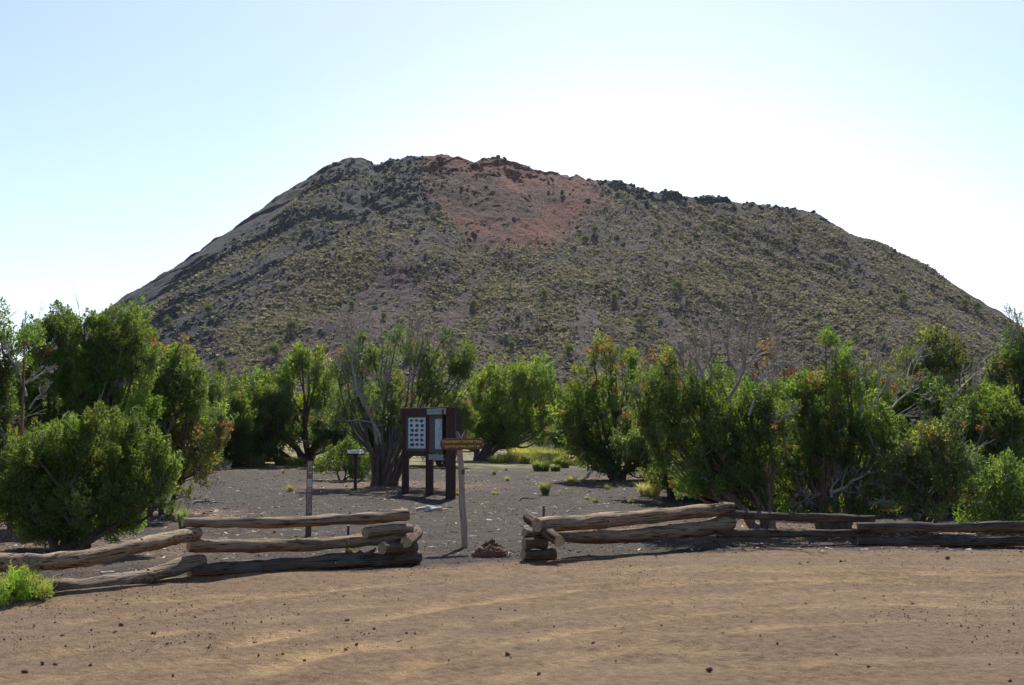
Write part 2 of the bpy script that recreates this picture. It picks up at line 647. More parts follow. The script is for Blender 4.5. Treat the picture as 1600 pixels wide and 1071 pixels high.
def build_ground():
    xs = axis_pts(-6000, 6000, -13, 13, 0.11)
    ys = axis_pts(-300, 9000, 8.5, 34, 0.10, 1.09)
    X, Y = np.meshgrid(xs, ys)
    X = X.ravel(); Y = Y.ravel()
    Z = gz(X, Y)
    lot = 1 - sstep(-0.45, 0.75, Y - fence_y(X) + 0.5 * noise(X * 0.7, Y * 0.7, seed=3))
    duff = np.zeros_like(X)
    for (x, y, rr) in TREE_BASES:
        duff = np.maximum(duff, 1 - sstep(0.5, 1.1, np.hypot(X - x, Y - y) / rr))
    grass = sstep(42, 52, Y)
    trk = np.zeros_like(X)
    for pl, wd, am in TRACKS:
        P = [EYE * F / (py - 672) for _, py in pl]
        Pw = curve_pts([((px - 800) / F * d, d, 0) for (px, _), d in zip(pl, P)], 60)[:, :2]
        near = (Y > 7) & (Y < 20) & (np.abs(X) < 12)
        idx = np.where(near)[0]
        dm = np.full(len(idx), 9.0)
        for q in range(len(Pw) - 1):
            a_, b_ = Pw[q], Pw[q + 1]
            ab = b_ - a_
            tt = np.clip(((X[idx] - a_[0]) * ab[0] + (Y[idx] - a_[1]) * ab[1]) / (ab @ ab + 1e-9), 0, 1)
            dm = np.minimum(dm, np.hypot(X[idx] - a_[0] - tt * ab[0], Y[idx] - a_[1] - tt * ab[1]))
        g = np.exp(-(dm / wd) ** 2) * am * np.clip(0.62 + 0.5 * noise(X[idx] * 1.3, Y[idx] * 1.3, seed=int(wd * 900)) + 0.55 * noise(X[idx] * 4.1, Y[idx] * 4.1, seed=int(wd * 700)), 0, 1.1)
        trk[idx] = np.maximum(trk[idx], g)
        Z[idx] -= 0.016 * am * np.exp(-(dm / (wd * 0.7)) ** 2) - 0.014 * am * np.exp(-((dm - wd * 1.6) / (wd * 0.5)) ** 2)
    col = np.stack([lot, duff, grass], 1)
    nx, ny = len(xs), len(ys)
    i = (np.arange(ny - 1)[:, None] * nx + np.arange(nx - 1)[None, :]).ravel()
    Q = np.stack([i, i + 1, i + nx + 1, i + nx], 1)
    o = mesh('ground', np.stack([X, Y, Z], 1), Q, M_ground, None, col, True)
    ta = o.data.attributes.new('Trk', 'FLOAT', 'POINT')
    ta.data.foreach_set('value', trk.astype(np.float32))
    tag(o, kind='structure')
    return o


# ------------------------------------------------------------------ volcanic hill
SIL = [(-160, 650), (-60, 625), (40, 590), (110, 552), (200, 497), (260, 447), (330, 396), (380, 361), (425, 330), (465, 293),
       (510, 263), (546, 251), (560, 251), (573, 262), (600, 256), (608, 249), (618, 255), (636, 244), (665, 241), (700, 246),
       (742, 258), (751, 250), (775, 252), (800, 259), (850, 270), (900, 277), (935, 285), (975, 287), (1000, 297), (1040, 304),
       (1100, 309), (1160, 318), (1200, 322), (1270, 330), (1300, 345), (1340, 362), (1390, 377), (1440, 405), (1500, 447),
       (1560, 490), (1640, 535), (1740, 590), (1840, 640)]


def crestY(px):
    return 480 - 50 * ((px - 780) / 700.0) ** 2


def build_hill():
    global HX, HY, HZ
    pxs = np.arange(-160, 1841, 5.0)
    pys = np.interp(pxs, [p[0] for p in SIL], [p[1] for p in SIL]) - 4.0
    pxs = pxs + np.interp(pxs, [200, 400, 520, 1250, 1350, 1560], [72, 44, 6, 0, -25, -20])
    R = np.array([tuple(at(a, b, crestY(a))) for a, b in zip(pxs, pys)])
    step = 0.85
    xs = np.arange(-235, 265, step)
    ys = np.arange(225, 545, step)
    X, Y = np.meshgrid(xs, ys)
    H = np.full(X.shape, -50.0)
    wx = 14 * fbm(X / 60, Y / 60, seed=70, oct=3)
    wy = 6 * fbm(X / 60, Y / 60, seed=75, oct=3)
    for (rx, ry, rz) in R:
        dy = Y - ry
        d = np.sqrt(((X - rx) * 1.45) ** 2 + np.where(dy < 0, dy + wy * np.clip(-dy / 60, 0, 1), dy) ** 2 + 4) - 2
        sl = 0.545
        H = np.maximum(H, rz - sl * d)
    # flare at the foot
    base = gz(X, Y)
    q = H - base
    H = base + np.where(q > 14, q, 14 * np.exp(np.clip((q - 14) / 14, -6, 0))) - 0.6
    # image-like coordinates of each point, used only to know which part of the hill it is
    PX = 800 + X / Y * F
    PY = 672 - (H - EYE) / Y * F
    crest_py = np.interp(PX, [p[0] for p in SIL], [p[1] for p in SIL])
    below = PY - crest_py
    rough = fbm(X / 10, Y / 10, seed=80, oct=5, gain=0.62)
    # downslope runs: noise across the slope, long down it
    ang = np.arctan2(X - 20, 520 - Y)
    run = fbm(ang * 34, (520 - Y) / 60, seed=90, oct=4)
    # slanted lava ledges on the left flank
    s = (H - 0.66 * X)
    al = (X + 0.66 * H)
    led = fbm(s / 6.5 + 0.5 * noise(X / 20, Y / 20, seed=99), al / 55.0, seed=100, oct=4) + 0.18 * fbm(X / 5, Y / 5, H / 5, seed=103, oct=3)
    leftm = (1 - sstep(520, 800, PX + 0.5 * (PY - 300)))
    ledm = leftm * (1 - sstep(60, 190, below - 0.10 * np.clip(430 - PX, -100, 200)))
    n_led = noise(X / 7, Y / 7, H / 7, seed=104)
    H = H + 0.42 * rough + 0.55 * run * (1 - leftm)
    H = H + ledm * (1.7 * sstep(0.10, 0.22, led) * (0.7 + 0.6 * n_led) - 1.0)
    # crags at the rim
    rim = (1 - sstep(4, 30, below)) * sstep(380, 470, PX) * (1 - 0.5 * sstep(1300, 1500, PX)) * (1 - 0.45 * (1 - sstep(560, 680, PX)))
    cr = fbm(X / 6.5, Y / 6.5, seed=110, oct=4, gain=0.55)
    rim = rim * np.clip(0.45 + 0.9 * noise(X / 22, Y / 22, seed=109), 0.08, 1)
    H = H + rim * (1.8 * sstep(0.0, 0.2, cr) - 1.0 + 0.3 * cr) * 0.8
    upl = (1 - sstep(20, 150, below)) * sstep(430, 520, PX) * (1 - sstep(700, 1000, PX))
    H = H + upl * 0.8 * (np.abs(fbm(X / 5.2, Y / 5.2, seed=115, oct=3, gain=0.5)) - 0.4)
    fmg = fbm(X / 2.2, Y / 2.2, seed=118, oct=3, gain=0.6)
    H = H + 0.22 * fmg
    # ---- colour (the rock's own colours)
    cinder = np.array([0.052, 0.042, 0.041])
    rock = np.array([0.036, 0.038, 0.044])
    red = np.array([0.120, 0.036, 0.024])
    redb = np.array([0.076, 0.031, 0.024])
    purple = np.array([0.066, 0.043, 0.045])
    soil = np.array([0.105, 0.090, 0.062])
    n1 = fbm(X / 16, Y / 16, seed=120, oct=4)
    n2 = fbm(X / 3.0, Y / 3.0, seed=125, oct=3)
    C = cinder[None, None] * (1 + 0.30 * n2[..., None])

    def blend(C, m, c):
        m = np.clip(m, 0, 1)[..., None]
        return C * (1 - m) + m * c
    upm = (1 - sstep(70, 210, below + 40 * n1)) * (1 - sstep(660, 760, PX))
    C = blend(C, upm * 0.85 + 0.0, rock)
    C = blend(C, ledm * sstep(0.05, 0.3, led) * 0.9, rock * 0.95)
    C = blend(C, rim * sstep(-0.2, 0.2, cr) * (1 - 0.9 * sstep(650, 680, PX) * (1 - sstep(900, 950, PX))), rock * 0.8)
    pm = sstep(0.12, 0.42, run) * sstep(110, 200, below + 20 * n1)
    C = blend(C, pm * 0.95, purple)
    lowm = sstep(120, 230, below + 50 * n1) * (1 - pm)
    C = blend(C, lowm * 0.45, soil)
    # the red scar: wedge below the rim between the two notches
    wob = 14 * noise(X / 12, Y / 12, seed=131)
    lft = 668 + 0.95 * np.clip(PY - 300, 0, 300) + wob * 0.5 - 6
    rgt = 948 - 0.85 * np.clip(PY - 300, 0, 300) + wob * 2
    wed = sstep(-4, 5, PX - lft) * sstep(-18, 30, rgt - PX) * (1 - sstep(372, 408, PY + wob))
    C = blend(C, wed * (0.88 + 0.10 * n2), redb)
    scar = wed * sstep(0.0, 0.35, 0.9 * sstep(20, 45, PY - (282 + 0.0 * PX)) * (1 - np.clip(np.abs(PX - (935 - 1.25 * (PY - 290))) / 60, 0, 1)) + 0.3 * n1 - 0.05)
    C = blend(C, scar * 0.85, red)
    topl = wed * (1 - sstep(742, 765, PX)) * (1 - sstep(2, 22, below + wob * 0.6))
    C = blend(C, topl * 0.8, red * 0.8)
    C = C * (1 + 0.22 * n1[..., None] + 0.25 * fmg[..., None] * 0.6)
    C = np.clip(C, 0.01, 0.6)
    ny, nx = X.shape
    i = (np.arange(ny - 1)[:, None] * nx + np.arange(nx - 1)[None, :])
    qv = H - base
    keep = (np.maximum.reduce([qv[:-1, :-1], qv[1:, :-1], qv[:-1, 1:], qv[1:, 1:]]) > -0.3)
    i = i[keep]
    Q = np.stack([i, i + 1, i + nx + 1, i + nx], 1)
    m = m_attr('cinder_slope', 0.97, 1.5, 0.5, 1.0, 1.0)
    o = mesh('volcanic_hill', np.stack([X, Y, H], -1).reshape(-1, 3), Q, m, None, C.reshape(-1, 3), False)
    tag(o, kind='structure')
    HX, HY, HZ = xs, ys, H
    return dict(X=X, Y=Y, H=H, PX=PX, PY=PY, below=below, run=run, n1=n1, pm=pm, upm=upm, ledm=ledm, wed=wed, led=led, rim=rim, leftm=leftm)


def hill_z(x, y):
    x = np.atleast_1d(x); y = np.atleast_1d(y)
    fx = np.clip((x - HX[0]) / (HX[1] - HX[0]), 0, len(HX) - 2.001)
    fy = np.clip((y - HY[0]) / (HY[1] - HY[0]), 0, len(HY) - 2.001)
    ix, iy = fx.astype(int), fy.astype(int)
    tx, ty = fx - ix, fy - iy
    return (HZ[iy, ix] * (1 - tx) * (1 - ty) + HZ[iy, ix + 1] * tx * (1 - ty)
            + HZ[iy + 1, ix] * (1 - tx) * ty + HZ[iy + 1, ix + 1] * tx * ty)


def hill_hit(px, py):
    ys = np.arange(228, 500, 0.5)
    p0 = at(px, py, 1.0)
    x = p0.x * ys
    z = EYE + (p0.z - EYE) * ys
    h = hill_z(x, ys)
    k = np.argmax(h > z)
    return Vector((x[k], ys[k], h[k]))


hd = build_hill()


def build_slope_brush():
    rng = np.random.default_rng(4)
    X, Y, H = hd['X'], hd['Y'], hd['H']
    ny, nx = X.shape
    below = hd['below']
    n3 = fbm(X / 7, Y / 7, seed=140, oct=3)
    dens = 0.20 + 0.62 * sstep(60, 200, below + 30 * hd['n1']) + 0.25 * sstep(980, 1100, hd['PX'])
    dens = dens + 0.35 * (1 - sstep(430, 540, hd['PX']))
    dens = dens * (1 - 0.88 * hd['pm']) * (1 - 0.50 * hd['upm']) * (1 - 0.95 * hd['wed'])
    dens = dens * (1 - 0.8 * hd['ledm'] * sstep(0.0, 0.2, hd['led'])) + 0.30 * hd['leftm'] * (1 - sstep(0.0, 0.15, hd['led'])) * (1 - 0.7 * hd['upm'])
    dens = dens * (0.25 + 0.75 * sstep(-0.9, 0.3, n3))
    front = (Y < crestY(hd['PX']) + 3) & (below > 3) & (H > gz(X, Y))
    dens = dens * front
    N = 2400000
    a = rng.integers(0, ny - 1, N); b = rng.integers(0, nx - 1, N)
    keep = rng.random(N) < dens[a, b] * 0.34
    a, b = a[keep], b[keep]
    st = HX[1] - HX[0]
    x = HX[b] + rng.random(len(a)) * st
    y = HY[a] + rng.random(len(a)) * st
    z = hill_z(x, y)
    n = len(x)
    kind = rng.random(n)
    size = 0.22 + 0.38 * rng.random(n) ** 2.0
    size = np.where(kind > 0.97, size * 1.7, size)
    # prototype tuft: 11 leaning blades
    K = 12
    th = rng.random((n, K)) * 6.283
    ln = 0.45 + 0.75 * rng.random((n, K))
    le = 0.25 + 0.65 * rng.random((n, K))
    cx = rng.normal(0, 0.38, (n, K)); cy = rng.normal(0, 0.38, (n, K))
    base = np.stack([cx, cy, np.full_like(cx, -0.05)], -1)
    dirv = np.stack([np.cos(th) * le * 0.8, np.sin(th) * le * 0.8, ln * 0.8], -1)
    side = np.stack([-np.sin(th + 0.7), np.cos(th + 0.7), 0 * th], -1) * 0.30
    v0 = base - side; v1 = base + side; v2 = base + dirv + side * 0.6; v3 = base + dirv - side * 0.5
    V = np.stack([v0, v1, v2, v3], 2) * size[:, None, None, None]
    V = V + np.stack([x, y, z], 1)[:, None, None, :]
    V = V.reshape(-1, 3)
    Q = np.arange(n * K * 4).reshape(-1, 4)
    pale = np.array([0.36, 0.33, 0.245]); green = np.array([0.205, 0.198, 0.125]); dark = np.array([0.045, 0.065, 0.040])
    brn = np.array([0.16, 0.125, 0.105])
    t = rng.random(n)[:, None]
    c = pale * t + green * (1 - t)
    c = np.where((kind > 0.965)[:, None], dark, c)
    c = np.where((kind < 0.14)[:, None], brn, c)
    c = c * (0.62 + 0.6 * rng.random((n, 1)))
    c = np.repeat(c, K * 4, 0)
    o = mesh('slope_brush', V, Q, m_leaf('dry_brush', 0.32, (1.15, 1.08, 0.75)), None, c)
    tag(o, 'pale yellow green brush dotting the cinder slopes of the hill', 'brush', kind='stuff')
    print('slope tufts', n)


build_slope_brush()


def build_slope_rocks():
    rng = np.random.default_rng(14)
    X, Y, H = hd['X'], hd['Y'], hd['H']
    ny, nx = X.shape
    below, PX = hd['below'], hd['PX']
    crest = np.exp(-(np.clip(below, 0, 99) / 7.0) ** 2) * (Y < crestY(PX) + 6)
    seg = sstep(556, 600, PX) * (1 - sstep(640, 668, PX)) * 0.6 + sstep(742, 756, PX) * (1 - sstep(800, 830, PX)) * 0.4 + sstep(925, 950, PX) * (1 - sstep(1290, 1330, PX)) * (0.35 + 0.8 * (noise(X / 12, Y / 60, seed=152) > -0.1))
    seg = seg + sstep(1370, 1390, PX) * (1 - sstep(1460, 1500, PX)) * 0.5 + sstep(480, 520, PX) * (1 - sstep(545, 560, PX)) * 0.25
    rim = crest * seg
    gen = (below > 4) * (Y < crestY(PX) + 2) * (0.30 * hd['upm'] + 0.55 * hd['ledm'] * sstep(0.0, 0.25, hd['led']) + 0.02 + 0.05 * hd['wed']) * sstep(-0.5, 0.5, fbm(X / 9, Y / 9, seed=155, oct=3))
    N = 700000
    a = rng.integers(0, ny - 1, N); b = rng.integers(0, nx - 1, N)
    r = rng.random(N)
    isr = r < rim[a, b] * 0.055
    keep = isr | (r < gen[a, b] * 0.16)
    a, b, isr = a[keep], b[keep], isr[keep]
    st = HX[1] - HX[0]
    x = HX[b] + rng.random(len(a)) * st; y = HY[a] + rng.random(len(a)) * st
    z = hill_z(x, y)
    n = len(x)
    base = np.array([[i, j, k] for i in (-1, 1) for j in (-1, 1) for k in (-1, 1)], float)
    V = base[None] * (0.65 + 0.5 * rng.random((n, 8, 3)))
    s_ = np.where(isr, 0.26 + 0.46 * rng.random(n) ** 2, 0.16 + 0.45 * rng.random(n) ** 3)
    an = rng.random(n) * 6.28; tl = rng.normal(0, .4, n)
    ca, sa = np.cos(an), np.sin(an); ct, st_ = np.cos(tl), np.sin(tl)
    vx, vy, vz = V[..., 0], V[..., 1], V[..., 2] * 0.8
    vy, vz = vy * ct[:, None] - vz * st_[:, None], vy * st_[:, None] + vz * ct[:, None]
    V = np.stack([vx * ca[:, None] - vy * sa[:, None], vx * sa[:, None] + vy * ca[:, None], vz], -1) * s_[:, None, None]
    V = V + np.stack([x, y, z + s_ * 0.3], 1)[:, None, :]
    Fc = np.array([[0, 1, 3, 2], [4, 6, 7, 5], [0, 4, 5, 1], [2, 3, 7, 6], [0, 2, 6, 4], [1, 5, 7, 3]])
    Q = (Fc[None] + (np.arange(n) * 8)[:, None, None]).reshape(-1, 4)
    w_ = hd['wed'][a, b][:, None]
    c = np.array([0.040, 0.040, 0.044]) * (1 - w_) + np.array([0.105, 0.052, 0.042]) * w_
    c = c * (0.6 + 0.8 * rng.random((n, 1)))
    o = mesh('slope_rocks', V.reshape(-1, 3), Q, M_stone, None, np.repeat(c, 8, 0))
    tag(o, 'dark lava blocks strewn along the rim and upper slopes of the hill', 'rocks', kind='stuff')
    print('slope rocks', n)


build_slope_rocks()

# ------------------------------------------------------------------ foliage
RNG = np.random.default_rng(11)


def make_sprays(K, M, L, R, ll, lw, seed, flame=1.0):
    """K prototype sprays (K, M, 3 verts, 3) pointing up +Z"""
    rng = np.random.default_rng(seed)
    t = rng.random((K, M)) ** 0.9
    th = rng.random((K, M)) * 6.283
    prof = np.sin(np.clip(t * 0.93 + 0.10, 0, 1) * math.pi) ** 0.7
    rad = R * prof * (0.35 + 0.65 * np.sqrt(rng.random((K, M))))
    # bumpy sub-tips
    rad = rad * (1 + 0.35 * np.sin(3 * th + 7 * t))
    P = np.stack([rad * np.cos(th), rad * np.sin(th), t * L], -1)
    D = np.stack([np.cos(th) * 0.55, np.sin(th) * 0.55, 0.75 * flame + 0 * th], -1) + rng.normal(0, 0.55, (K, M, 3))
    D /= np.linalg.norm(D, axis=-1, keepdims=True)
    S = np.cross(D, rng.normal(0, 1, (K, M, 3)))
    S /= np.linalg.norm(S, axis=-1, keepdims=True)
    l = ll * (0.7 + 0.6 * rng.random((K, M, 1)))
    wd = lw * (0.7 + 0.6 * rng.random((K, M, 1)))
    v0 = P - D * l * 0.4 - S * wd
    v1 = P - D * l * 0.4 + S * wd
    v2 = P + D * l * 0.6
    return np.stack([v0, v1, v2], 2)


SPRAYS = {}


def sprays(s, M):
    k = (round(s, 3), M)
    if k not in SPRAYS:
        SPRAYS[k] = make_sprays(10, M, 0.28 * s, 0.090 * s, 0.054 * s * (60 / M) ** 0.35, 0.0130 * s * (60 / M) ** 0.5, len(SPRAYS) + 3)
    return SPRAYS[k]


PAL = {
    'dark':   [(0.059, 0.102, 0.030), (0.093, 0.144, 0.037), (0.137, 0.191, 0.046)],
    'green':  [(0.087, 0.124, 0.030), (0.135, 0.184, 0.039), (0.194, 0.238, 0.050)],
    'bright': [(0.107, 0.151, 0.030), (0.168, 0.220, 0.042), (0.242, 0.284, 0.056)],
    'yellow': [(0.125, 0.151, 0.042), (0.186, 0.206, 0.056), (0.257, 0.261, 0.076)],
    'far':    [(0.093, 0.121, 0.039), (0.140, 0.172, 0.050), (0.201, 0.213, 0.067)],
}
RUST = np.array([(0.23, 0.125, 0.06), (0.28, 0.17, 0.08), (0.18, 0.09, 0.05)])
BARK = np.array([0.115, 0.082, 0.065])
DEADC = np.array([0.27, 0.24, 0.215])


def foliage(clusters, axes, sc_, cols, s, M, rng):
    """clusters (n,3) axes (n,3) sc_ (n,) cols (n,3)"""
    pr = sprays(s, M)
    n = len(clusters)
    idx = rng.integers(0, len(pr), n)
    A = axes / np.linalg.norm(axes, axis=1, keepdims=True)
    ref = rng.normal(0, 1, (n, 3))
    X = np.cross(A, ref); X /= np.linalg.norm(X, axis=1, keepdims=True)
    Yv = np.cross(A, X)
    Rm = np.stack([X, Yv, A], -1)        # columns
    V = np.einsum('nij,nmkj->nmki', Rm, pr[idx])
    V = V * sc_[:, None, None, None] + clusters[:, None, None, :]
    m = pr.shape[1]
    cv = cols[:, None, :] * (0.72 + 0.56 * rng.random((n, m, 1)))
    C = np.repeat(cv[:, :, None, :], 3, 2).reshape(-1, 3)
    V = V.reshape(-1, 3)
    T = np.arange(len(V)).reshape(-1, 3)
    return V, T, C


def dead_branch(mb, p0, p1, r0, rng, depth=3, kids=5, col=None):
    """gnarled bare branch from p0 to p1 with ever finer twigs"""
    p0 = np.array(p0); p1 = np.array(p1)
    L = np.linalg.norm(p1 - p0)
    k = 6 if depth > 1 else 4
    t = np.linspace(0, 1, k)[:, None]
    P = p0 * (1 - t) + p1 * t
    off = rng.normal(0, L * 0.065, (k, 3)); off[0] = 0
    P = P + np.cumsum(off * 0.6, 0)
    R = np.linspace(r0, max(r0 * 0.35, 0.003), k)
    c = (DEADC if col is None else col) * (0.7 + 0.6 * rng.random())
    mb.tube(P, R, 6 if depth > 2 else (4 if depth > 1 else 3), c, cap=False)
    if depth <= 0:
        return
    d = (p1 - p0) / (L + 1e-6)
    for i in range(kids):
        f = 0.25 + 0.75 * rng.random()
        j = f * (k - 1); a = int(min(j, k - 2)); q = P[a] + (P[a + 1] - P[a]) * (j - a)
        dd = d + rng.normal(0, 0.55, 3) + np.array([0, 0, 0.15])
        dd /= np.linalg.norm(dd)
        l2 = L * (0.28 + 0.35 * rng.random()) * (1.15 - 0.5 * f)
        dead_branch(mb, q, q + dd * l2, max(0.0035, r0 * (1 - 0.6 * f) * 0.55), rng, depth - 1, kids, col)


def juniper(label, px, D, lobes, seed, pal='green', tr=0.11, s=1.0, M=56, dens=1.0, dead=(), rust=0.03,
            stems=3, name='juniper_tree', cat='tree', group=None, gap=0.0, bark=None, loc=None, dz=0.25, limbcol=None, duff=1.0):
    rng = np.random.default_rng(seed)
    b = gp(px, D) if loc is None else Vector(loc)
    b0 = np.array(b)
    k = D / F
    cl = []; ax = []; sc_ = []; cc = []
    P = np.array(PAL[pal])
    mbw = MB()
    bk = BARK if bark is None else np.array(bark)
    centers = []
    rr_all = []
    sub = []
    for lb in lobes:
        if len(lb) > 4 and lb[4] == 'r':
            sub.append(lb); continue
        sub.append((lb[0], lb[1], lb[2] * 0.86, lb[3] * 0.86) + tuple(lb[4:]))
        for q in range(2 if min(lb[2], lb[3]) * k > 0.22 else 0):
            a = rng.random() * 6.283
            f_ = rng.uniform(0.26, 0.42)
            sub.append((lb[0] + math.cos(a) * lb[2] * 0.95, lb[1] - math.sin(a) * lb[3] * (0.75 if math.sin(a) > 0 else 0.95), lb[2] * f_, lb[3] * f_ * rng.uniform(1.0, 1.7)))
    lobes = sub
    for lb in lobes:
        lx, ly, rx, ry = lb[:4]
        rusty = len(lb) > 4 and lb[4] == 'r'
        yoff = lb[5] if len(lb) > 5 else rng.uniform(-1, 1) * 0.9 * max(0.3, rx * k)
        c = np.array(at(lx, ly + 0.13 * ry, D + yoff))
        rad = np.array([rx * k, (rx * 0.5 + ry * 0.5) * k * 1.1, ry * k])
        centers.append(c); rr_all.append(rad)
        pp = 1.6
        area = 4 * math.pi * (((rad[0] * rad[1]) ** pp + (rad[0] * rad[2]) ** pp + (rad[1] * rad[2]) ** pp) / 3) ** (1 / pp)
        n = max(6, int(area / (0.034 * s * s) * 1.10 * dens))
        u = rng.normal(0, 1, (n, 3)); u /= np.linalg.norm(u, axis=1, keepdims=True)
        bump = 1 + 0.30 * noise(u[:, 0] * 2.2 + seed, u[:, 1] * 2.2 + lx, u[:, 2] * 2.2 + ly, seed)
        rho = (0.40 + 0.62 * rng.random(n) ** 0.55) * bump
        p = c + u * rad * rho[:, None]
        # let some sprays run up out of the outline
        sh = rng.random(n) < 0.10
        p[sh, 2] += rng.random(sh.sum()) * 0.16 * s
        p[:, 2] = np.maximum(p[:, 2], b0[2] + 0.06)
        g = noise(p[:, 0] * 3.6 / s, p[:, 1] * 3.6 / s, p[:, 2] * 1.9 / s, seed + 3)
        kp = g > (-0.28 + gap * 0.7)
        p, u, g2 = p[kp], u[kp], g[kp]
        n = len(p)
        a = u * 0.50 + np.array([0, 0, 0.95]) + rng.normal(0, 0.28, (n, 3))
        hue = noise(p[:, 0] * 1.7 / s, p[:, 1] * 1.7 / s, p[:, 2] * 1.7 / s, seed + 9) * 0.5 + 0.5
        hue = np.clip(hue + rng.normal(0, 0.18, n), 0, 1) * 1.999
        i0 = hue.astype(int)
        col = P[i0] * (1 - (hue - i0))[:, None] + P[np.minimum(i0 + 1, 2)] * (hue - i0)[:, None]
        col = col * (np.array([rng.uniform(0.78, 1.06), 1.0, rng.uniform(0.85, 1.25)]) * rng.uniform(0.80, 1.18))
        rn = noise(p[:, 0] * 3.2 / s, p[:, 1] * 3.2 / s, p[:, 2] * 3.2 / s, seed + 21)
        isr = (rn > 0.80 - rust * 4) & (rng.random(n) < 0.6) | (rng.random(n) < rust * 0.4)
        if rusty:
            isr = rng.random(n) < 0.85
        col = col * (1 + 0.35 * np.clip(g2, -0.4, 0.8))[:, None]
        col = np.where(isr[:, None], RUST[rng.integers(0, 3, n)], col)
        cl.append(p); ax.append(a); sc_.append(0.65 + 0.75 * rng.random(n)); cc.append(col)
    cl = np.vstack(cl); ax = np.vstack(ax); sc_ = np.concatenate(sc_); cc = np.vstack(cc)
    # wood: a few stems out of the base, limbs to each lobe, twigs to a share of sprays
    centers = np.array(centers)
    top = centers[:, 2].max() - b0[2]
    trunk_h = 0.16 * top
    order = np.argsort(np.arctan2(centers[:, 0] - b0[0], centers[:, 2] - b0[2]))
    groups = np.array_split(order, max(1, min(stems, len(order))))
    limbs = []
    for gi, gidx in enumerate(groups):
        if len(gidx) == 0:
            continue
        gc = centers[gidx].mean(0)
        st0 = b0 + np.array([(gi - (len(groups) - 1) / 2) * tr * 0.55, rng.uniform(-.5, .5) * tr, -0.06])
        st1 = b0 + (gc - b0) * np.array([0.30, 0.30, 0.34]) + rng.normal(0, 0.05, 3)
        st2 = b0 + (gc - b0) * np.array([0.62, 0.62, 0.68]) + rng.normal(0, 0.08, 3)
        Pt = curve_pts([st0, st0 * 0.6 + st1 * 0.4 + rng.normal(0, 0.03, 3), st1, st2], 14)
        r_s = tr * (0.62 if len(groups) > 1 else 1.0)
        Rt = np.linspace(r_s, r_s * 0.42, 14) * (1 + 0.35 * np.exp(-np.arange(14) / 1.2))
        mbw.tube(Pt, Rt, 10, bk * (0.85 + 0.3 * rng.random()), cap=False, jit=0.35, seed=seed + gi)
        for j in gidx:
            q0 = Pt[rng.integers(6, 13)]
            e = centers[j] + np.array([0, 0, rr_all[j][2] * 0.45])
            m1 = q0 * 0.5 + e * 0.5 + rng.normal(0, 0.06, 3) * np.linalg.norm(e - q0) + np.array([0, 0, -0.08 * np.linalg.norm(e - q0)])
            Pl = curve_pts([q0, m1, e], 9)
            rl = r_s * 0.42
            mbw.tube(Pl, np.linspace(rl, rl * 0.22, 9), 6, (bk if limbcol is None else np.array(limbcol)) * (0.8 + 0.5 * rng.random()), cap=False, jit=0.2, seed=j)
            limbs.append(Pl)
    LP = np.vstack(limbs)
    nt_ = min(len(cl), int(300 if D < 45 else 140))
    for i in rng.choice(len(cl), nt_, replace=False):
        tgt = cl[i]
        d2 = ((LP - tgt) ** 2).sum(1) + 0.25 * np.clip(LP[:, 2] - tgt[2], 0, 9) ** 2
        q = LP[np.argmin(d2)]
        L = np.linalg.norm(tgt - q)
        m1 = (q + tgt) / 2 + rng.normal(0, 0.08, 3) * L
        c = (bk * 0.9 if rng.random() < 0.7 else DEADC * 0.8) * (0.7 + 0.6 * rng.random())
        mbw.tube(np.array([q, m1, tgt]), [0.014 * s, 0.009 * s, 0.004 * s], 4, c, cap=False)
    # bare twigs that poke out of the foliage
    for i in rng.choice(len(cl), min(len(cl), 110 if D < 45 else 60), replace=False):
        d_ = ax[i] / np.linalg.norm(ax[i]) + rng.normal(0, .35, 3)
        L = (0.18 + 0.30 * rng.random()) * s
        e = cl[i] + d_ * L
        c = DEADC * (0.65 + 0.5 * rng.random())
        mbw.tube(np.array([cl[i], (cl[i] + e) / 2 + rng.normal(0, .02, 3), e]), [0.008 * s, 0.006 * s, 0.003 * s], 3, c, cap=False)
        for q in range(2):
            f_ = cl[i] + d_ * L * (0.35 + .3 * q)
            mbw.tube(np.array([f_, f_ + (d_ + rng.normal(0, .6, 3)) * L * .45]), [0.005 * s, 0.0025 * s], 3, c, cap=False)
    root = empty(name, b, label, cat, group)
    def loc_(V): return V - b0
    V, T, C = foliage(cl, ax, sc_, cc, s, M, rng)
    mesh('crown', loc_(V), T, M_leaf, root, C)
    mbw.V = [loc_(v) for v in mbw.V]
    mbw.build('trunk', M_bark, root, smooth=True)
    for dd in dead:
        mbd = MB()
        x0, y0, x1, y1 = dd[:4]
        r0 = dd[4] if len(dd) > 4 else 0.022
        dep = dd[5] if len(dd) > 5 else 3
        p0 = at(x0, y0, D + rng.uniform(-.3, .1)); p1 = at(x1, y1, D + rng.uniform(-.5, .3))
        dead_branch(mbd, p0, p1, r0, rng, dep, 6)
        mbd.V = [loc_(v) for v in mbd.V]
        mbd.build('dead_branch', M_dead, root, smooth=True)
    r_c = max(abs(centers[:, 0] - b0[0]).max(), 0.6) + 0.5
    TREE_BASES.append((b0[0] * 0.5 + centers[:, 0].mean() * 0.5, b0[1], r_c * 1.1 * duff))
    return root


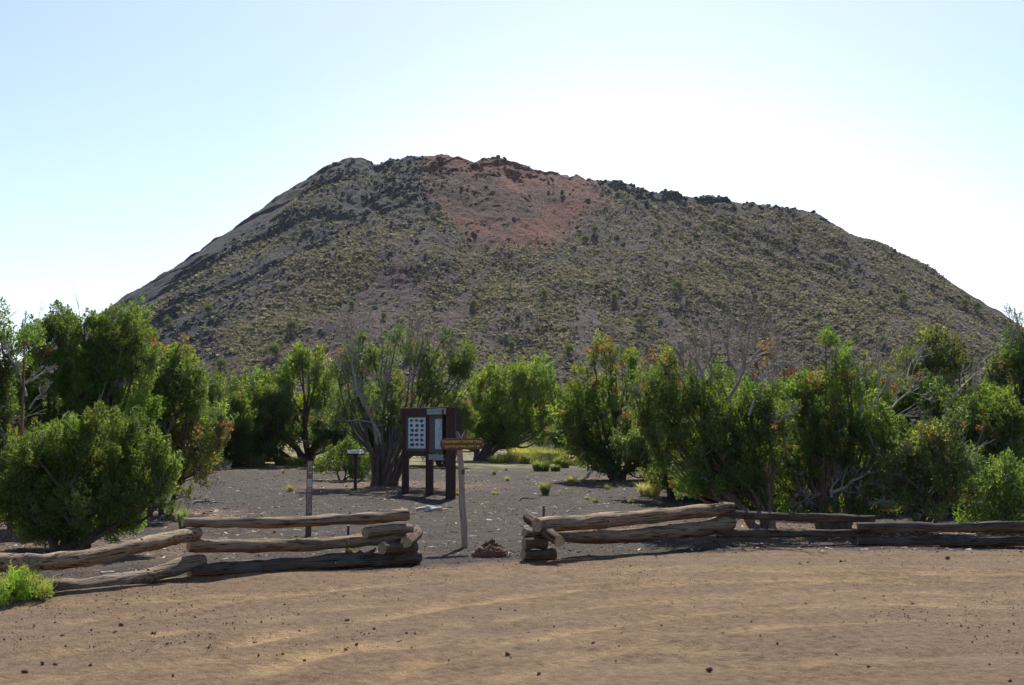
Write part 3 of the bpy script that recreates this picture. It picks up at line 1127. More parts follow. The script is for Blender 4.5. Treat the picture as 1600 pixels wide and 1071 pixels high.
#LOBES
juniper('dense bright green juniper bush with upright flame shaped tips right behind the left log fence', 105, 17.2,
        [(60, 735, 46, 36), (120, 735, 50, 36), (190, 752, 52, 46), (90, 790, 58, 42), (150, 795, 66, 36), (28, 775, 36, 36), (215, 792, 34, 26), (100, 832, 40, 24),
         (60, 840, 30, 16), (180, 828, 40, 14), (150, 680, 14, 44), (207, 690, 13, 46), (242, 712, 12, 38), (180, 700, 14, 40), (124, 690, 13, 40), (226, 712, 11, 34),
         (96, 700, 14, 40), (70, 698, 12, 36), (44, 712, 14, 40), (165, 718, 14, 44), (252, 745, 10, 30), (20, 730, 13, 38), (137, 716, 12, 40), (200, 726, 14, 36), (5, 755, 12, 34), (238, 770, 28, 34), (252, 792, 20, 20), (60, 800, 50, 34), (262, 742, 14, 30), (10, 800, 34, 28)],
        101, 'green', 0.14, 0.80, 95, 1.5, [(60, 800, 20, 750), (120, 790, 160, 760)], 0.004, 4, duff=1.25)
juniper('tall full green juniper with a thick leaning trunk standing behind the left log fence', 120, 22.0,
        [(75, 552, 42, 38), (130, 532, 48, 32), (100, 592, 60, 42), (160, 572, 45, 38), (190, 532, 35, 28), (215, 567, 28, 30), (62, 605, 38, 36),
         (152, 505, 20, 12), (97, 507, 9, 24), (180, 499, 14, 10), (196, 507, 12, 10), (130, 620, 50, 34), (200, 605, 38, 34), (60, 650, 30, 30),
         (85, 522, 20, 14), (50, 527, 12, 14), (150, 655, 56, 28), (210, 648, 34, 32), (85, 645, 44, 34)],
        102, 'green', 0.15, 0.90, 105, 1.35, [(150, 660, 190, 600), (120, 640, 80, 590), (60, 690, 30, 620), (110, 690, 150, 650), (60, 560, 40, 505, .014)], 0.02, 3, gap=0.0)
juniper('dark juniper with a reddish shaggy trunk at the left edge of the photo', 32, 19.5,
        [(-5, 560, 38, 44), (-45, 600, 60, 60), (2, 655, 30, 42), (38, 540, 24, 20), (0, 705, 40, 30), (-40, 520, 45, 30), (10, 770, 34, 36),
         (-60, 700, 60, 60), (8, 600, 22, 30)],
        103, 'dark', 0.17, 0.95, 105, 0.95, [(40, 620, 20, 560, .03), (40, 600, 75, 570, .02), (45, 640, 70, 600, .02), (30, 580, 5, 545), (30, 700, 80, 690, .02)], 0.01, 2,
        bark=(0.15, 0.085, 0.062))
juniper('dark green juniper with an orange dying top between the tall left juniper and the hill', 225, 24.0,
        [(250, 592, 32, 36), (285, 575, 25, 32), (230, 640, 40, 38), (302, 612, 22, 32), (218, 535, 24, 26), (245, 672, 34, 30),
         (246, 545, 9, 16, 'r'), (238, 560, 10, 8, 'r'), (310, 645, 16, 22), (215, 500, 10, 14), (205, 690, 36, 30), (235, 722, 36, 30), (205, 745, 34, 30), (262, 640, 26, 30), (180, 710, 30, 30)],
        104, 'green', 0.13, 1.0, 50, 1.0, [(262, 690, 262, 600, .02), (255, 640, 240, 590, .015), (262, 700, 262, 640, .02)], 0.02, 3)
juniper('sparse yellow green juniper with orange sprigs leaning over the cinders at left', 258, 24.5,
        [(322, 662, 38, 26), (302, 702, 34, 28), (340, 692, 22, 24), (292, 655, 18, 18), (308, 738, 24, 18), (272, 742, 20, 28), (346, 655, 14, 18), (285, 775, 14, 16), (248, 742, 32, 34), (268, 690, 24, 30)],
        105, 'yellow', 0.09, 0.9, 70, 0.80, [(280, 760, 340, 730, .015), (290, 740, 330, 760, .012), (270, 720, 290, 640, .018), (270, 770, 300, 790, .012)], 0.09, 3, gap=0.25)
juniper('broad sunlit juniper with an open skirt of bare limbs behind the brown marker post', 480, 50.0,
        [(362, 653, 34, 34), (384, 690, 26, 18), (420, 630, 38, 42), (452, 612, 32, 36), (482, 582, 22, 22), (440, 662, 44, 30), (480, 648, 38, 38),
         (512, 630, 28, 36), (520, 680, 30, 24), (402, 610, 22, 22), (505, 595, 16, 18), (440, 690, 26, 14), (400, 706, 38, 12), (518, 702, 32, 12), (352, 690, 24, 20), (472, 565, 10, 10), (395, 660, 30, 26)],
        106, 'bright', 0.24, 1.9, 50, 1.0, [(480, 690, 430, 670, .05), (480, 690, 540, 660, .05), (400, 700, 370, 660, .04), (480, 600, 490, 550, .04)], 0.04, 4)
juniper('many stemmed juniper with bare grey branches poking up behind the information board', 600, 35.0,
        [(560, 562, 30, 26), (600, 566, 26, 32), (642, 566, 28, 30), (690, 572, 32, 26), (728, 565, 22, 26), (650, 605, 40, 28), (592, 622, 34, 28),
         (540, 600, 26, 26), (700, 618, 30, 30), (620, 534, 14, 12), (540, 655, 18, 26), (742, 602, 18, 28), (570, 530, 10, 12), (690, 536, 10, 14),
         (668, 655, 26, 24), (615, 660, 24, 22)],
        107, 'far', 0.15, 1.25, 70, 0.70,
        [(590, 700, 545, 560, .05), (600, 700, 560, 530, .055), (560, 620, 550, 520, .04), (610, 690, 610, 540, .05), (620, 690, 655, 545, .05),
         (655, 620, 668, 530, .035), (650, 640, 700, 540, .035), (600, 640, 585, 525, .03), (640, 560, 645, 515, .02), (700, 600, 720, 540, .03)],
        0.05, 7, gap=0.2, limbcol=(0.10, 0.09, 0.085))
juniper('bright green rounded juniper just right of the information board', 752, 56.0,
        [(762, 622, 34, 32), (802, 602, 34, 28), (840, 602, 26, 28), (782, 658, 44, 28), (830, 640, 28, 28), (730, 650, 28, 36), (752, 688, 28, 14),
         (802, 684, 22, 14), (852, 612, 16, 22), (700, 660, 26, 30), (715, 694, 26, 12), (780, 696, 40, 9), (835, 672, 26, 22), (865, 640, 14, 24), (825, 580, 14, 12)],
        108, 'bright', 0.24, 1.9, 50, 1.05, [(760, 690, 730, 640, .05), (770, 640, 840, 590, .04)], 0.02, 4)
juniper('low young juniper bush spreading at the foot of the many stemmed juniper', 535, 38.0,
        [(525, 726, 26, 15), (505, 738, 18, 9), (540, 710, 14, 13), (560, 735, 18, 22), (548, 722, 18, 16)],
        109, 'bright', 0.05, 1.1, 44, 0.9, [(520, 745, 495, 725, .015)], 0.01, 3, duff=0.7)
juniper('bushy green and orange flecked juniper growing low over the cinders right of the trail', 965, 38.0,
        [(940, 545, 15, 18), (945, 572, 20, 22), (915, 602, 22, 26), (890, 640, 26, 28), (930, 640, 34, 32), (960, 612, 32, 32), (985, 645, 28, 34),
         (902, 688, 28, 22), (940, 700, 34, 24), (985, 700, 32, 28), (925, 728, 26, 11), (1000, 728, 24, 16), (972, 575, 18, 22), (1005, 600, 18, 24),
         (900, 665, 20, 16), (1020, 690, 22, 30), (905, 715, 26, 16), (960, 735, 44, 11), (1010, 738, 24, 12)],
        110, 'bright', 0.17, 1.35, 52, 0.95, [(960, 660, 1000, 590, .03), (1000, 600, 1040, 560, .03), (980, 640, 960, 540, .02), (960, 720, 920, 740, .03)], 0.07, 4)
juniper('leaning juniper with dead grey branches at the top behind the right log fence', 1198, 20.4,
        [(1040, 588, 22, 22), (1015, 625, 30, 32), (1062, 625, 36, 36), (1105, 625, 26, 26), (1030, 668, 36, 36), (1090, 668, 46, 42), (1140, 648, 40, 36),
         (1062, 720, 36, 28), (1112, 722, 44, 34), (1152, 690, 42, 36), (1082, 758, 30, 22), (1185, 705, 36, 40), (1160, 755, 30, 22), (1048, 690, 24, 26),
         (1200, 656, 26, 26), (1030, 565, 14, 14), (1115, 588, 10, 22), (1130, 755, 34, 26), (1050, 735, 28, 20), (1180, 676, 36, 30), (1100, 690, 60, 40), (1105, 765, 36, 20), (1172, 785, 24, 14)],
        111, 'green', 0.14, 0.95, 105, 1.0,
        [(1115, 660, 1080, 580, .035), (1100, 600, 1080, 520, .03), (1110, 600, 1115, 520, .025), (1125, 660, 1165, 540, .035), (1150, 590, 1175, 500, .025),
         (1160, 570, 1215, 545, .022), (1080, 590, 1055, 545, .018), (1170, 650, 1210, 590, .025), (1150, 580, 1140, 510, .02), (1175, 560, 1225, 505, .018),
         (1200, 670, 1245, 640, .022), (1030, 640, 990, 600, .015)],
        0.04, 3, bark=(0.17, 0.11, 0.085), gap=0.08)
juniper('half dead juniper with rust coloured sprigs and bare twigs between two green junipers', 1232, 27.0,
        [(1196, 561, 10, 22, 'r'), (1186, 603, 12, 14, 'r'), (1230, 601, 12, 26, 'r'), (1252, 613, 14, 22), (1225, 646, 26, 24), (1250, 666, 28, 30), (1222, 690, 30, 30),
         (1206, 633, 10, 12, 'r')],
        112, 'yellow', 0.11, 1.0, 46, 0.60,
        [(1215, 680, 1195, 530, .04), (1200, 600, 1180, 540, .02), (1220, 660, 1250, 580, .03), (1210, 640, 1180, 600, .02), (1230, 680, 1275, 630, .025), (1225, 660, 1210, 560, .03),
         (1215, 650, 1260, 620, .02), (1200, 690, 1180, 640, .02)], 0.16, 3, gap=0.2)
juniper('green juniper with a pointed top and low dark forked trunk behind the right log fence', 1302, 20.9,
        [(1306, 558, 13, 24), (1300, 593, 24, 28), (1272, 613, 26, 32), (1330, 615, 22, 32), (1242, 651, 32, 32), (1290, 648, 38, 38), (1340, 658, 32, 36),
         (1222, 700, 32, 36), (1282, 700, 42, 32), (1340, 712, 38, 36), (1380, 688, 28, 36), (1390, 732, 32, 30), (1248, 740, 32, 18), (1418, 690, 22, 28),
         (1320, 745, 30, 20), (1290, 533, 6, 12), (1245, 768, 28, 16), (1355, 770, 32, 20), (1400, 762, 28, 24), (1385, 790, 30, 12), (1215, 745, 28, 26), (1310, 690, 40, 40), (1290, 806, 46, 10), (1235, 800, 30, 12), (1352, 800, 40, 14), (1262, 742, 30, 24)],
        113, 'green', 0.18, 0.98, 105, 0.95,
        [(1345, 660, 1352, 560, .035), (1300, 760, 1240, 740, .03), (1300, 770, 1350, 740, .035), (1320, 780, 1390, 740, .03), (1290, 770, 1250, 780, .03), (1360, 640, 1390, 590, .02),
         (1385, 640, 1440, 610, .02), (1400, 650, 1450, 650, .018), (1370, 620, 1380, 570, .015), (1300, 780, 1310, 730, .03)], 0.05, 5, bark=(0.15, 0.095, 0.075))
juniper('low rounded juniper with small olive sprigs in front of the dark wood edge at right', 1440, 20.2,
        [(1440, 700, 30, 24), (1472, 694, 26, 28), (1492, 722, 26, 22), (1432, 742, 36, 26), (1470, 762, 34, 22), (1402, 772, 30, 18), (1502, 745, 20, 20), (1485, 671, 14, 14), (1430, 785, 34, 14), (1490, 780, 30, 16), (1450, 730, 40, 30), (1440, 808, 40, 10), (1400, 735, 30, 30)],
        114, 'far', 0.09, 0.85, 50, 0.95, [(1440, 770, 1400, 730, .02), (1450, 770, 1480, 730, .02), (1430, 790, 1380, 790, .02)], 0.06, 4)
juniper('wide tall juniper with whitish dead twigs on its left side near the right edge', 1500, 29.0,
        [(1440, 561, 26, 22), (1480, 548, 32, 22), (1520, 565, 32, 32), (1500, 603, 48, 38), (1450, 605, 38, 36), (1550, 615, 34, 36), (1480, 648, 46, 36),
         (1540, 661, 38, 38), (1430, 646, 28, 26), (1500, 700, 40, 30), (1418, 573, 10, 16), (1445, 533, 9, 10), (1560, 543, 12, 14)],
        115, 'far', 0.20, 1.25, 54, 0.85,
        [(1460, 620, 1420, 560, .035), (1430, 620, 1400, 570, .025), (1450, 640, 1410, 620, .025), (1450, 600, 1440, 550, .02), (1440, 650, 1390, 650, .02), (1420, 600, 1380, 590, .015)], 0.06, 4)
juniper('dark tall juniper with an orange patch cut by the right edge of the photo', 1590, 29.0,
        [(1588, 533, 22, 18), (1600, 575, 34, 38), (1632, 613, 40, 40), (1588, 666, 36, 44), (1572, 712, 26, 28), (1615, 720, 34, 40), (1585, 573, 9, 14, 'r'), (1565, 613, 20, 26),
         (1640, 553, 34, 34)],
        116, 'dark', 0.17, 1.15, 54, 0.85, [(1590, 600, 1575, 500, .03), (1600, 540, 1590, 490, .02), (1580, 690, 1545, 650, .03)], 0.04, 3)


# trees further back: four kinds, copied
def far_proto(seed, pal, label, sc0=2.0, M=40):
    rng = np.random.default_rng(seed)
    D = 70.0
    k = D / F
    lobes = []
    H = 3.2
    for i in range(16):
        a = rng.random() * 6.28
        hh = 0.32 + (H - 0.8) * rng.random() ** 0.9
        wd = 1.35 * math.sin(min(1, (hh + 0.6) / H) * math.pi * 0.85) + 0.25
        x = math.cos(a) * wd * rng.random() ** 0.5
        y = math.sin(a) * wd * rng.random() ** 0.5
        lobes.append((800 + x / k, 672 - (hh + G(0, D) - EYE) / k, (0.42 + 0.3 * rng.random()) / k, (0.40 + 0.35 * rng.random()) / k, 'g', y))
    TB = len(TREE_BASES)
    o = juniper(label, 800, D, lobes, seed, pal, 0.13, sc0, M, 1.0,
                [(800, 672 - 30, 800 + rng.uniform(-30, 30), 672 - 75, .03, 2)], 0.03, 3)
    del TREE_BASES[TB:]
    return o


FAR_LABEL = ['dark green juniper far behind, one of the scrubby trees along the foot of the hill',
             'bright green juniper far behind, one of the scrubby trees along the foot of the hill',
             'olive yellow juniper far behind, one of the scrubby trees along the foot of the hill']
protos = [far_proto(301, 'far', FAR_LABEL[0]), far_proto(302, 'bright', FAR_LABEL[1]), far_proto(303, 'yellow', FAR_LABEL[2]), far_proto(304, 'far', FAR_LABEL[0])]
nprotos = [far_proto(311, 'green', FAR_LABEL[0], 1.15, 60), far_proto(312, 'far', FAR_LABEL[1], 1.15, 60), far_proto(313, 'dark', FAR_LABEL[2], 1.15, 60)]
rng = np.random.default_rng(77)
spots = []
for (px, D) in [(330, 62), (345, 75), (300, 70), (255, 60), (390, 80), (415, 95), (560, 78), (600, 90), (650, 72), (690, 84), (720, 70), (745, 95),
                (790, 88), (845, 80), (880, 66), (870, 100), (905, 78), (930, 90), (1010, 70), (1050, 62), (1080, 80), (1120, 60), (1170, 74), (1215, 60), (1260, 68),
                (1320, 60), (1370, 55), (1400, 75), (1450, 60), (1530, 52), (1600, 60), (1660, 70), (200, 55), (140, 60), (60, 52), (0, 62), (-60, 50), (1690, 50),
                (1060, 38), (1125, 35), (1185, 41), (1250, 36), (1290, 43), (1345, 33), (1392, 37), (1425, 29), (1465, 40), (1535, 42), (1565, 33), (1605, 38), (1650, 33),
                (1240, 25), (1392, 26), (1478, 25), (1535, 25), (1165, 26.5), (1320, 27), (1120, 29), (1050, 30), (40, 25), (190, 27.5), (0, 32), (55, 36), (130, 33), (190, 40), (165, 29), (232, 46), (285, 50), (318, 55), (20, 27), (85, 28), (345, 48), (398, 49.5), (545, 47), (578, 49), (690, 48.5), (300, 44), (840, 120), (330, 110), (470, 120), (520, 105), (1000, 110), (1140, 115), (1290, 105), (380, 130), (870, 140), (720, 135)]:
    spots.append((px, D))
spots.sort(key=lambda q: q[1] < 50)
used = set()
for i, (px, D) in enumerate(spots):
    pr = protos[i % 4] if D >= 50 else nprotos[i % 3]
    g = gp(px, D)
    sc_ = float(rng.uniform(0.85, 1.2)) * (1.0 if D < 100 else 1.25) * (0.72 if D < 31 else 0.9 if D < 50 else 1.0)
    rz = float(rng.uniform(0, 6.28))
    if pr.name not in used:
        used.add(pr.name)
        pr.location = g; pr.rotation_euler = (0, 0, rz); pr.scale = (sc_,) * 3
        pr['group'] = 'junipers along the foot of the hill'
    else:
        dup(pr, g, rz, sc_)

FARS = [o for o in COL.objects if o.name.startswith('juniper_tree') and o.get('group') == 'junipers along the foot of the hill']
for p0, nm in ((protos[0], 'dense dark green'), (protos[1], 'bright green'), (protos[2], 'olive yellow'), (protos[3], 'loose grey green'), (nprotos[0], 'dark green'), (nprotos[1], 'grey green'), (nprotos[2], 'deep green')):
    fam = [o for o in FARS if o.children and o.children[0].data == p0.children[0].data]
    for near_, wh in ((True, 'near thicket'), (False, 'far row')):
        label_row([o for o in fam if (o.location.y < 50) == near_], nm + ' juniper in the ' + wh + ', %s from the left')

# dark shrubs standing out on the slope
hs = juniper('dark round shrub standing alone on the cinder slope of the hill', 800, 60,
             [(800, 672 + 10, 30, 22, 'g', 0.0), (815, 672 + 5, 22, 20, 'g', 0.2), (788, 672 + 2, 20, 22, 'g', -0.2)], 401, 'far', 0.1, 2.2, 36, 0.9, (), 0.0, 3,
             name='hillside_shrub', cat='shrub', group='dark shrubs on the hill slope', duff=0)
TREE_BASES.pop()
HS = [(325, 492, 1.0), (455, 522, 1.2), (430, 560, 1.3), (437, 545, .8), (800, 546, .8), (890, 556, 1.1), (1060, 456, 1.2), (1412, 475, 1.1), (1508, 480, .9), (1527, 487, 1.0),
      (850, 466, .8), (1148, 372, .8), (1240, 374, .7), (345, 580, 1.0), (262, 512, .9), (600, 500, .7), (700, 530, .9), (1320, 420, .7), (1380, 540, .9), (1180, 470, .7), (960, 470, .8),
      (550, 483, .8), (1030, 360, .7), (930, 365, 1.0), (915, 380, .9), (640, 560, 1.1), (740, 480, .7), (1280, 500, .8), (1000, 510, .9), (500, 555, .9)]
for i, (px, py, k) in enumerate(HS):
    p = hill_hit(px, py)
    if i == 0:
        hs.location = p; hs.scale = (k * 1.25,) * 3
    else:
        dup(hs, p, float(rng.uniform(0, 6.28)), k * 1.25)

label_row([o for o in COL.objects if o.name.startswith('hillside_shrub')], 'dark round shrub standing out on the cinder slope of the hill, %s from the left')
ground = build_ground()


# ------------------------------------------------------------------ haze
def build_haze():
    x0, x1, y0, y1, z0, z1 = -260, 290, -12, 552, -2.0, 118.0
    V = [(x, y, z) for x in (x0, x1) for y in (y0, y1) for z in (z0, z1)]
    Fc = np.array([[0, 1, 3, 2], [4, 6, 7, 5], [0, 4, 5, 1], [2, 3, 7, 6], [0, 2, 6, 4], [1, 5, 7, 3]])
    t = NT('thin_haze')
    v = t.n('ShaderNodeVolumePrincipled')
    v.inputs['Color'].default_value = (0.80, 0.88, 1.0, 1)
    v.inputs['Density'].default_value = 0.00004
    v.inputs['Anisotropy'].default_value = 0.3
    t.l(v.outputs[0], t.out.inputs['Volume'])
    o = mesh('haze', V, Fc, t.m)
    tag(o, 'thin pale blue air between the camera and the hill', 'haze', kind='stuff')


build_haze()

# ------------------------------------------------------------------ log fences
LIT_TOP = np.array([0.38, 0.27, 0.18]); ORNG = np.array([0.36, 0.165, 0.06]); DRK = np.array([0.085, 0.068, 0.060])  # log tops: weathered wood, with the sunlit upper edge lightened into the colour


def log(parent, pts, r0, r1, seed, name='log', top=LIT_TOP, under=ORNG, n=18, k=30, knots=3, bend=0.0, dirty=0.0):
    """pts: world points of the centre line. Built along its own local X so the grain runs along it."""
    rng = np.random.default_rng(seed)
    P = curve_pts(pts, k)
    Lv = P[-1] - P[0]
    o0 = P[0]
    xa = Lv / np.linalg.norm(Lv)
    ya = np.cross([0, 0, 1.0], xa); ya /= np.linalg.norm(ya)
    za = np.cross(xa, ya)
    Rm = np.stack([xa, ya, za])      # rows
    L = (P - o0) @ Rm.T
    L[:, 1] += 0.010 * noise(np.arange(k) * 0.3, np.full(k, seed * 1.7))
    L[:, 2] += 0.010 * noise(np.arange(k) * 0.3, np.full(k, seed * 2.9 + 5))
    R = np.linspace(r0, r1, k) * (1 + 0.06 * noise(np.arange(k) * 0.45, np.full(k, seed * 0.77)))
    R[0] *= 0.93; R[-1] *= 0.93
    mb = MB()

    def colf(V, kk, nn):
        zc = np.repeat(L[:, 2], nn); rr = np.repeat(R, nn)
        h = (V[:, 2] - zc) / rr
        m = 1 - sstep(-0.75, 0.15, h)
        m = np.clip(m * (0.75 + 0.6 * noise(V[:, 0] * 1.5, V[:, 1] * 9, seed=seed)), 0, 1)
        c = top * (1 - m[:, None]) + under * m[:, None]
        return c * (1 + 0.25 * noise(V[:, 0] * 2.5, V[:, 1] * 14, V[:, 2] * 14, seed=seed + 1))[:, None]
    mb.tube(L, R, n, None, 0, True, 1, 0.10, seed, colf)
    # knots: short stubs of cut branches
    for q in range(knots):
        i = rng.integers(k // 4, k - k // 4); a = rng.random() * 6.28
        d = np.array([0.2, math.cos(a), math.sin(a)])
        mb.tube([L[i], L[i] + d * (R[i] * 1.15)], [R[i] * 0.35, R[i] * 0.18], 7, top * 0.8, 0, True, 1)
    me = mb.build(name, [M_log, M_cut], parent, smooth=True)
    M4 = Matrix((tuple(np.append(Rm[:, 0], o0[0])), tuple(np.append(Rm[:, 1], o0[1])), tuple(np.append(Rm[:, 2], o0[2])), (0, 0, 0, 1)))
    me.matrix_world = M4
    pl = parent.location
    me.matrix_parent_inverse = Matrix.Identity(4)
    me.matrix_basis = Matrix.Translation(-Vector(pl)) @ M4
    # flat shade the sawn ends
    for p in me.data.polygons:
        if p.material_index == 1:
            p.use_smooth = False
    return me


def pr_(px, D):
    return px * D / F


fl = empty('log_fence', gp(300, 13.8), 'zigzag fence of stacked weathered logs left of the trail opening', 'fence', 'log fences on either side of the trail opening')
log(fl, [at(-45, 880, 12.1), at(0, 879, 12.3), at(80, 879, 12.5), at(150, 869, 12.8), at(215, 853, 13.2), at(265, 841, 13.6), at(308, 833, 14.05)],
    pr_(15, 12.2), pr_(10, 14), 1, k=44, top=np.array([0.44, 0.32, 0.215]), under=np.array([0.44, 0.20, 0.075]))  # curved log: weathered top made paler still, sun on its edge painted in
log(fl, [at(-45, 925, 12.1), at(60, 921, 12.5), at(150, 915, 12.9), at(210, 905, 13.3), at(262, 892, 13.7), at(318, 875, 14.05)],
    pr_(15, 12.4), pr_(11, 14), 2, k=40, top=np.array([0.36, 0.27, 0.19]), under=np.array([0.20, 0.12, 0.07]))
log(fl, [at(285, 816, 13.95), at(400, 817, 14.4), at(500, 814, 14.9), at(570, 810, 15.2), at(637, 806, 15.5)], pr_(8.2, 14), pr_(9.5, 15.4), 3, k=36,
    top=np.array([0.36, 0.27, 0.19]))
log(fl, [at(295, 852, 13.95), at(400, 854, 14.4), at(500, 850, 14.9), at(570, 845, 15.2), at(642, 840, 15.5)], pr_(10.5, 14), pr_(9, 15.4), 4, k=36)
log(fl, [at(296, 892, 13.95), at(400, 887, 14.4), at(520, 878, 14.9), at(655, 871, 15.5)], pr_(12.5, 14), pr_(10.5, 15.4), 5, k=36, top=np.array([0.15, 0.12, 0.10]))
# short spacer logs at the end of the fence
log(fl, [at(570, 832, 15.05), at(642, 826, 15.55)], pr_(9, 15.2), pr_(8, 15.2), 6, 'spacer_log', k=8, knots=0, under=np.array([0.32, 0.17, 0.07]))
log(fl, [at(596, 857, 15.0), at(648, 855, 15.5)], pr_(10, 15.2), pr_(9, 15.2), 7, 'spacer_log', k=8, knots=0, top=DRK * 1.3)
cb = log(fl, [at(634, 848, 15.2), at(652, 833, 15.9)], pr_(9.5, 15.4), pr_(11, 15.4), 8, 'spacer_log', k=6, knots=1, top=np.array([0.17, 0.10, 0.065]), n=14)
cb['label'] = 'broken splintered log butt sticking out of the stack'

fr = empty('log_fence', gp(840, 15.8), 'zigzag fence of stacked weathered logs right of the trail opening', 'fence', 'log fences on either side of the trail opening')
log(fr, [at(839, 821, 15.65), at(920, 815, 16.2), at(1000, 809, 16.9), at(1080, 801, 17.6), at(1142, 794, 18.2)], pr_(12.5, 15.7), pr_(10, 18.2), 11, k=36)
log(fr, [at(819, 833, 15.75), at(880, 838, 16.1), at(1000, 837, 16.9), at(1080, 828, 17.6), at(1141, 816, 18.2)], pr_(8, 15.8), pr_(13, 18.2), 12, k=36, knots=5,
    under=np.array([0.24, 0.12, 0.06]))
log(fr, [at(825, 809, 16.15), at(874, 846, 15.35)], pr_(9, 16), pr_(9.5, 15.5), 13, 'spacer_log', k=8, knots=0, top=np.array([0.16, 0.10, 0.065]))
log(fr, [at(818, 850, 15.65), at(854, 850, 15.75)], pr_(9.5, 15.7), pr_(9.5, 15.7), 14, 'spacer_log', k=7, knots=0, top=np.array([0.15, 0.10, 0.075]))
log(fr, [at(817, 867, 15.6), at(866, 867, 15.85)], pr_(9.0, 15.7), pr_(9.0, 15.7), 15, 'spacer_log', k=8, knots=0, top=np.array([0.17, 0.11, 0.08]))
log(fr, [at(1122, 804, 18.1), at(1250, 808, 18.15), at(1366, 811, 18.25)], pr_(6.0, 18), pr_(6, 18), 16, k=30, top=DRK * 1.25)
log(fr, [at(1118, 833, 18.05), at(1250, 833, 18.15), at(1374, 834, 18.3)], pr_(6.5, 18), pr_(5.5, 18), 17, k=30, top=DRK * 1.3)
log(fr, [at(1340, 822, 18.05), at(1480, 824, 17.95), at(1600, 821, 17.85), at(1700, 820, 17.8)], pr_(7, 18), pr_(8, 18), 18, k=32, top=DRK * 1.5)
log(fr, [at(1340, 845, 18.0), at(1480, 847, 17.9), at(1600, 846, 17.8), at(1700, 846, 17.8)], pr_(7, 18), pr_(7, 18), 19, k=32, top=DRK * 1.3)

# ------------------------------------------------------------------ signs
M_brown = m_simple('dark_brown_stain', (0.072, 0.036, 0.032), 0.7, 0.35, 18, 0.4, 0.003)
M_sign = m_simple('brown_sign_paint', (0.13, 0.062, 0.035), 0.6, 0.3, 25, 0.3, 0.002)
M_yel = m_simple('yellow_lettering', (0.62, 0.42, 0.08), 0.6, 0.25, 60, 0.1, 0.001)
M_paper = m_simple('faded_paper', (0.62, 0.64, 0.64), 0.6, 0.06, 8, 0.05, 0.001)
M_paper2 = m_simple('faded_map_paper', (0.50, 0.58, 0.62), 0.6, 0.10, 9, 0.05, 0.001)
M_ink = m_simple('grey_ink', (0.07, 0.075, 0.08), 0.7, 0.4, 90, 0.05, 0.001)
M_inkl = m_simple('pale_blue_ink', (0.25, 0.32, 0.38), 0.7, 0.3, 90, 0.05, 0.001)
M_greyb = m_simple('weathered_grey_board', (0.36, 0.34, 0.31), 0.85, 0.25, 22, 0.4, 0.003)
M_back = m_simple('grey_brown_backing', (0.13, 0.105, 0.09), 0.8, 0.25, 20, 0.3, 0.003)
M_metal = m_simple('rusty_steel', (0.07, 0.055, 0.05), 0.6, 0.35, 40, 0.3, 0.002, 0.4)
M_plast = m_simple('brown_fibreglass', (0.085, 0.048, 0.040), 0.5, 0.2, 30, 0.1, 0.001, 0.4)
M_dec = {k: m_simple('decal_' + k, c, 0.5, 0.15, 60, 0.05, 0.001) for k, c in
         dict(tan=(0.34, 0.27, 0.23), white=(0.55, 0.55, 0.56), red=(0.36, 0.10, 0.07), pink=(0.38, 0.27, 0.27), dark=(0.09, 0.06, 0.06)).items()}


def beam(mb, a, b, w_, d_, mi=0, bev=0.004, zrot=None):
    """squared beam between two points with chamfered edges"""
    a = np.array(a, float); b = np.array(b, float)
    t = (b - a) / np.linalg.norm(b - a)
    if zrot is not None:
        xa = np.array([math.cos(zrot), math.sin(zrot), 0])
    else:
        xa = np.cross(t, [0, 0, 1.0]); xa /= np.linalg.norm(xa)
    ya = np.cross(t, xa); ya /= np.linalg.norm(ya)
    h, g = w_ / 2, d_ / 2
    pr = [(h - bev, -g), (h, -g + bev), (h, g - bev), (h - bev, g), (-h + bev, g), (-h, g - bev), (-h, -g + bev), (-h + bev, -g)]
    ring = np.array([xa * p[0] + ya * p[1] for p in pr])
    V = np.vstack([a + ring, b + ring, [a], [b]])
    i = np.arange(8)
    Q = np.stack([i, (i + 1) % 8, (i + 1) % 8 + 8, i + 8], 1)
    T = np.vstack([np.stack([(i + 1) % 8, i, np.full(8, 16)], 1), np.stack([i + 8, (i + 1) % 8 + 8, np.full(8, 17)], 1)])
    mb.add2(V, T, Q, None, mi)


def part(mb, name, mats, parent, smooth=False):
    off = np.array(parent.location)
    mb.V = [v - off for v in mb.V]
    return mb.build(name, mats, parent, smooth)


def text_mesh(body, size, name, mat, parent, loc, xdir, ydir, extrude=0.0015):
    cu = bpy.data.curves.new('lettering', 'FONT')
    cu.body = body
    cu.size = size
    cu.extrude = extrude
    cu.offset = size * 0.022
    cu.align_x = 'CENTER'
    cu.align_y = 'CENTER'
    o = bpy.data.objects.new('lettering', cu)
    COL.objects.link(o)
    dg = bpy.context.evaluated_depsgraph_get()
    me = bpy.data.meshes.new_from_object(o.evaluated_get(dg))
    bpy.data.objects.remove(o)
    me.materials.clear(); me.materials.append(mat)
    xa = Vector(xdir).normalized(); ya = Vector(ydir).normalized(); za = xa.cross(ya)
    M4 = Matrix(((xa.x, ya.x, za.x, loc[0]), (xa.y, ya.y, za.y, loc[1]), (xa.z, ya.z, za.z, loc[2]), (0, 0, 0, 1)))
    r = bpy.data.objects.new(name, me)
    COL.objects.link(r)
    r.parent = parent
    r.matrix_basis = Matrix.Translation(-_origin(parent)) @ M4
    return r


def _origin(o):
    v = Vector((0, 0, 0))
    while o is not None:
        v += Vector(o.location)
        o = o.parent
    return v


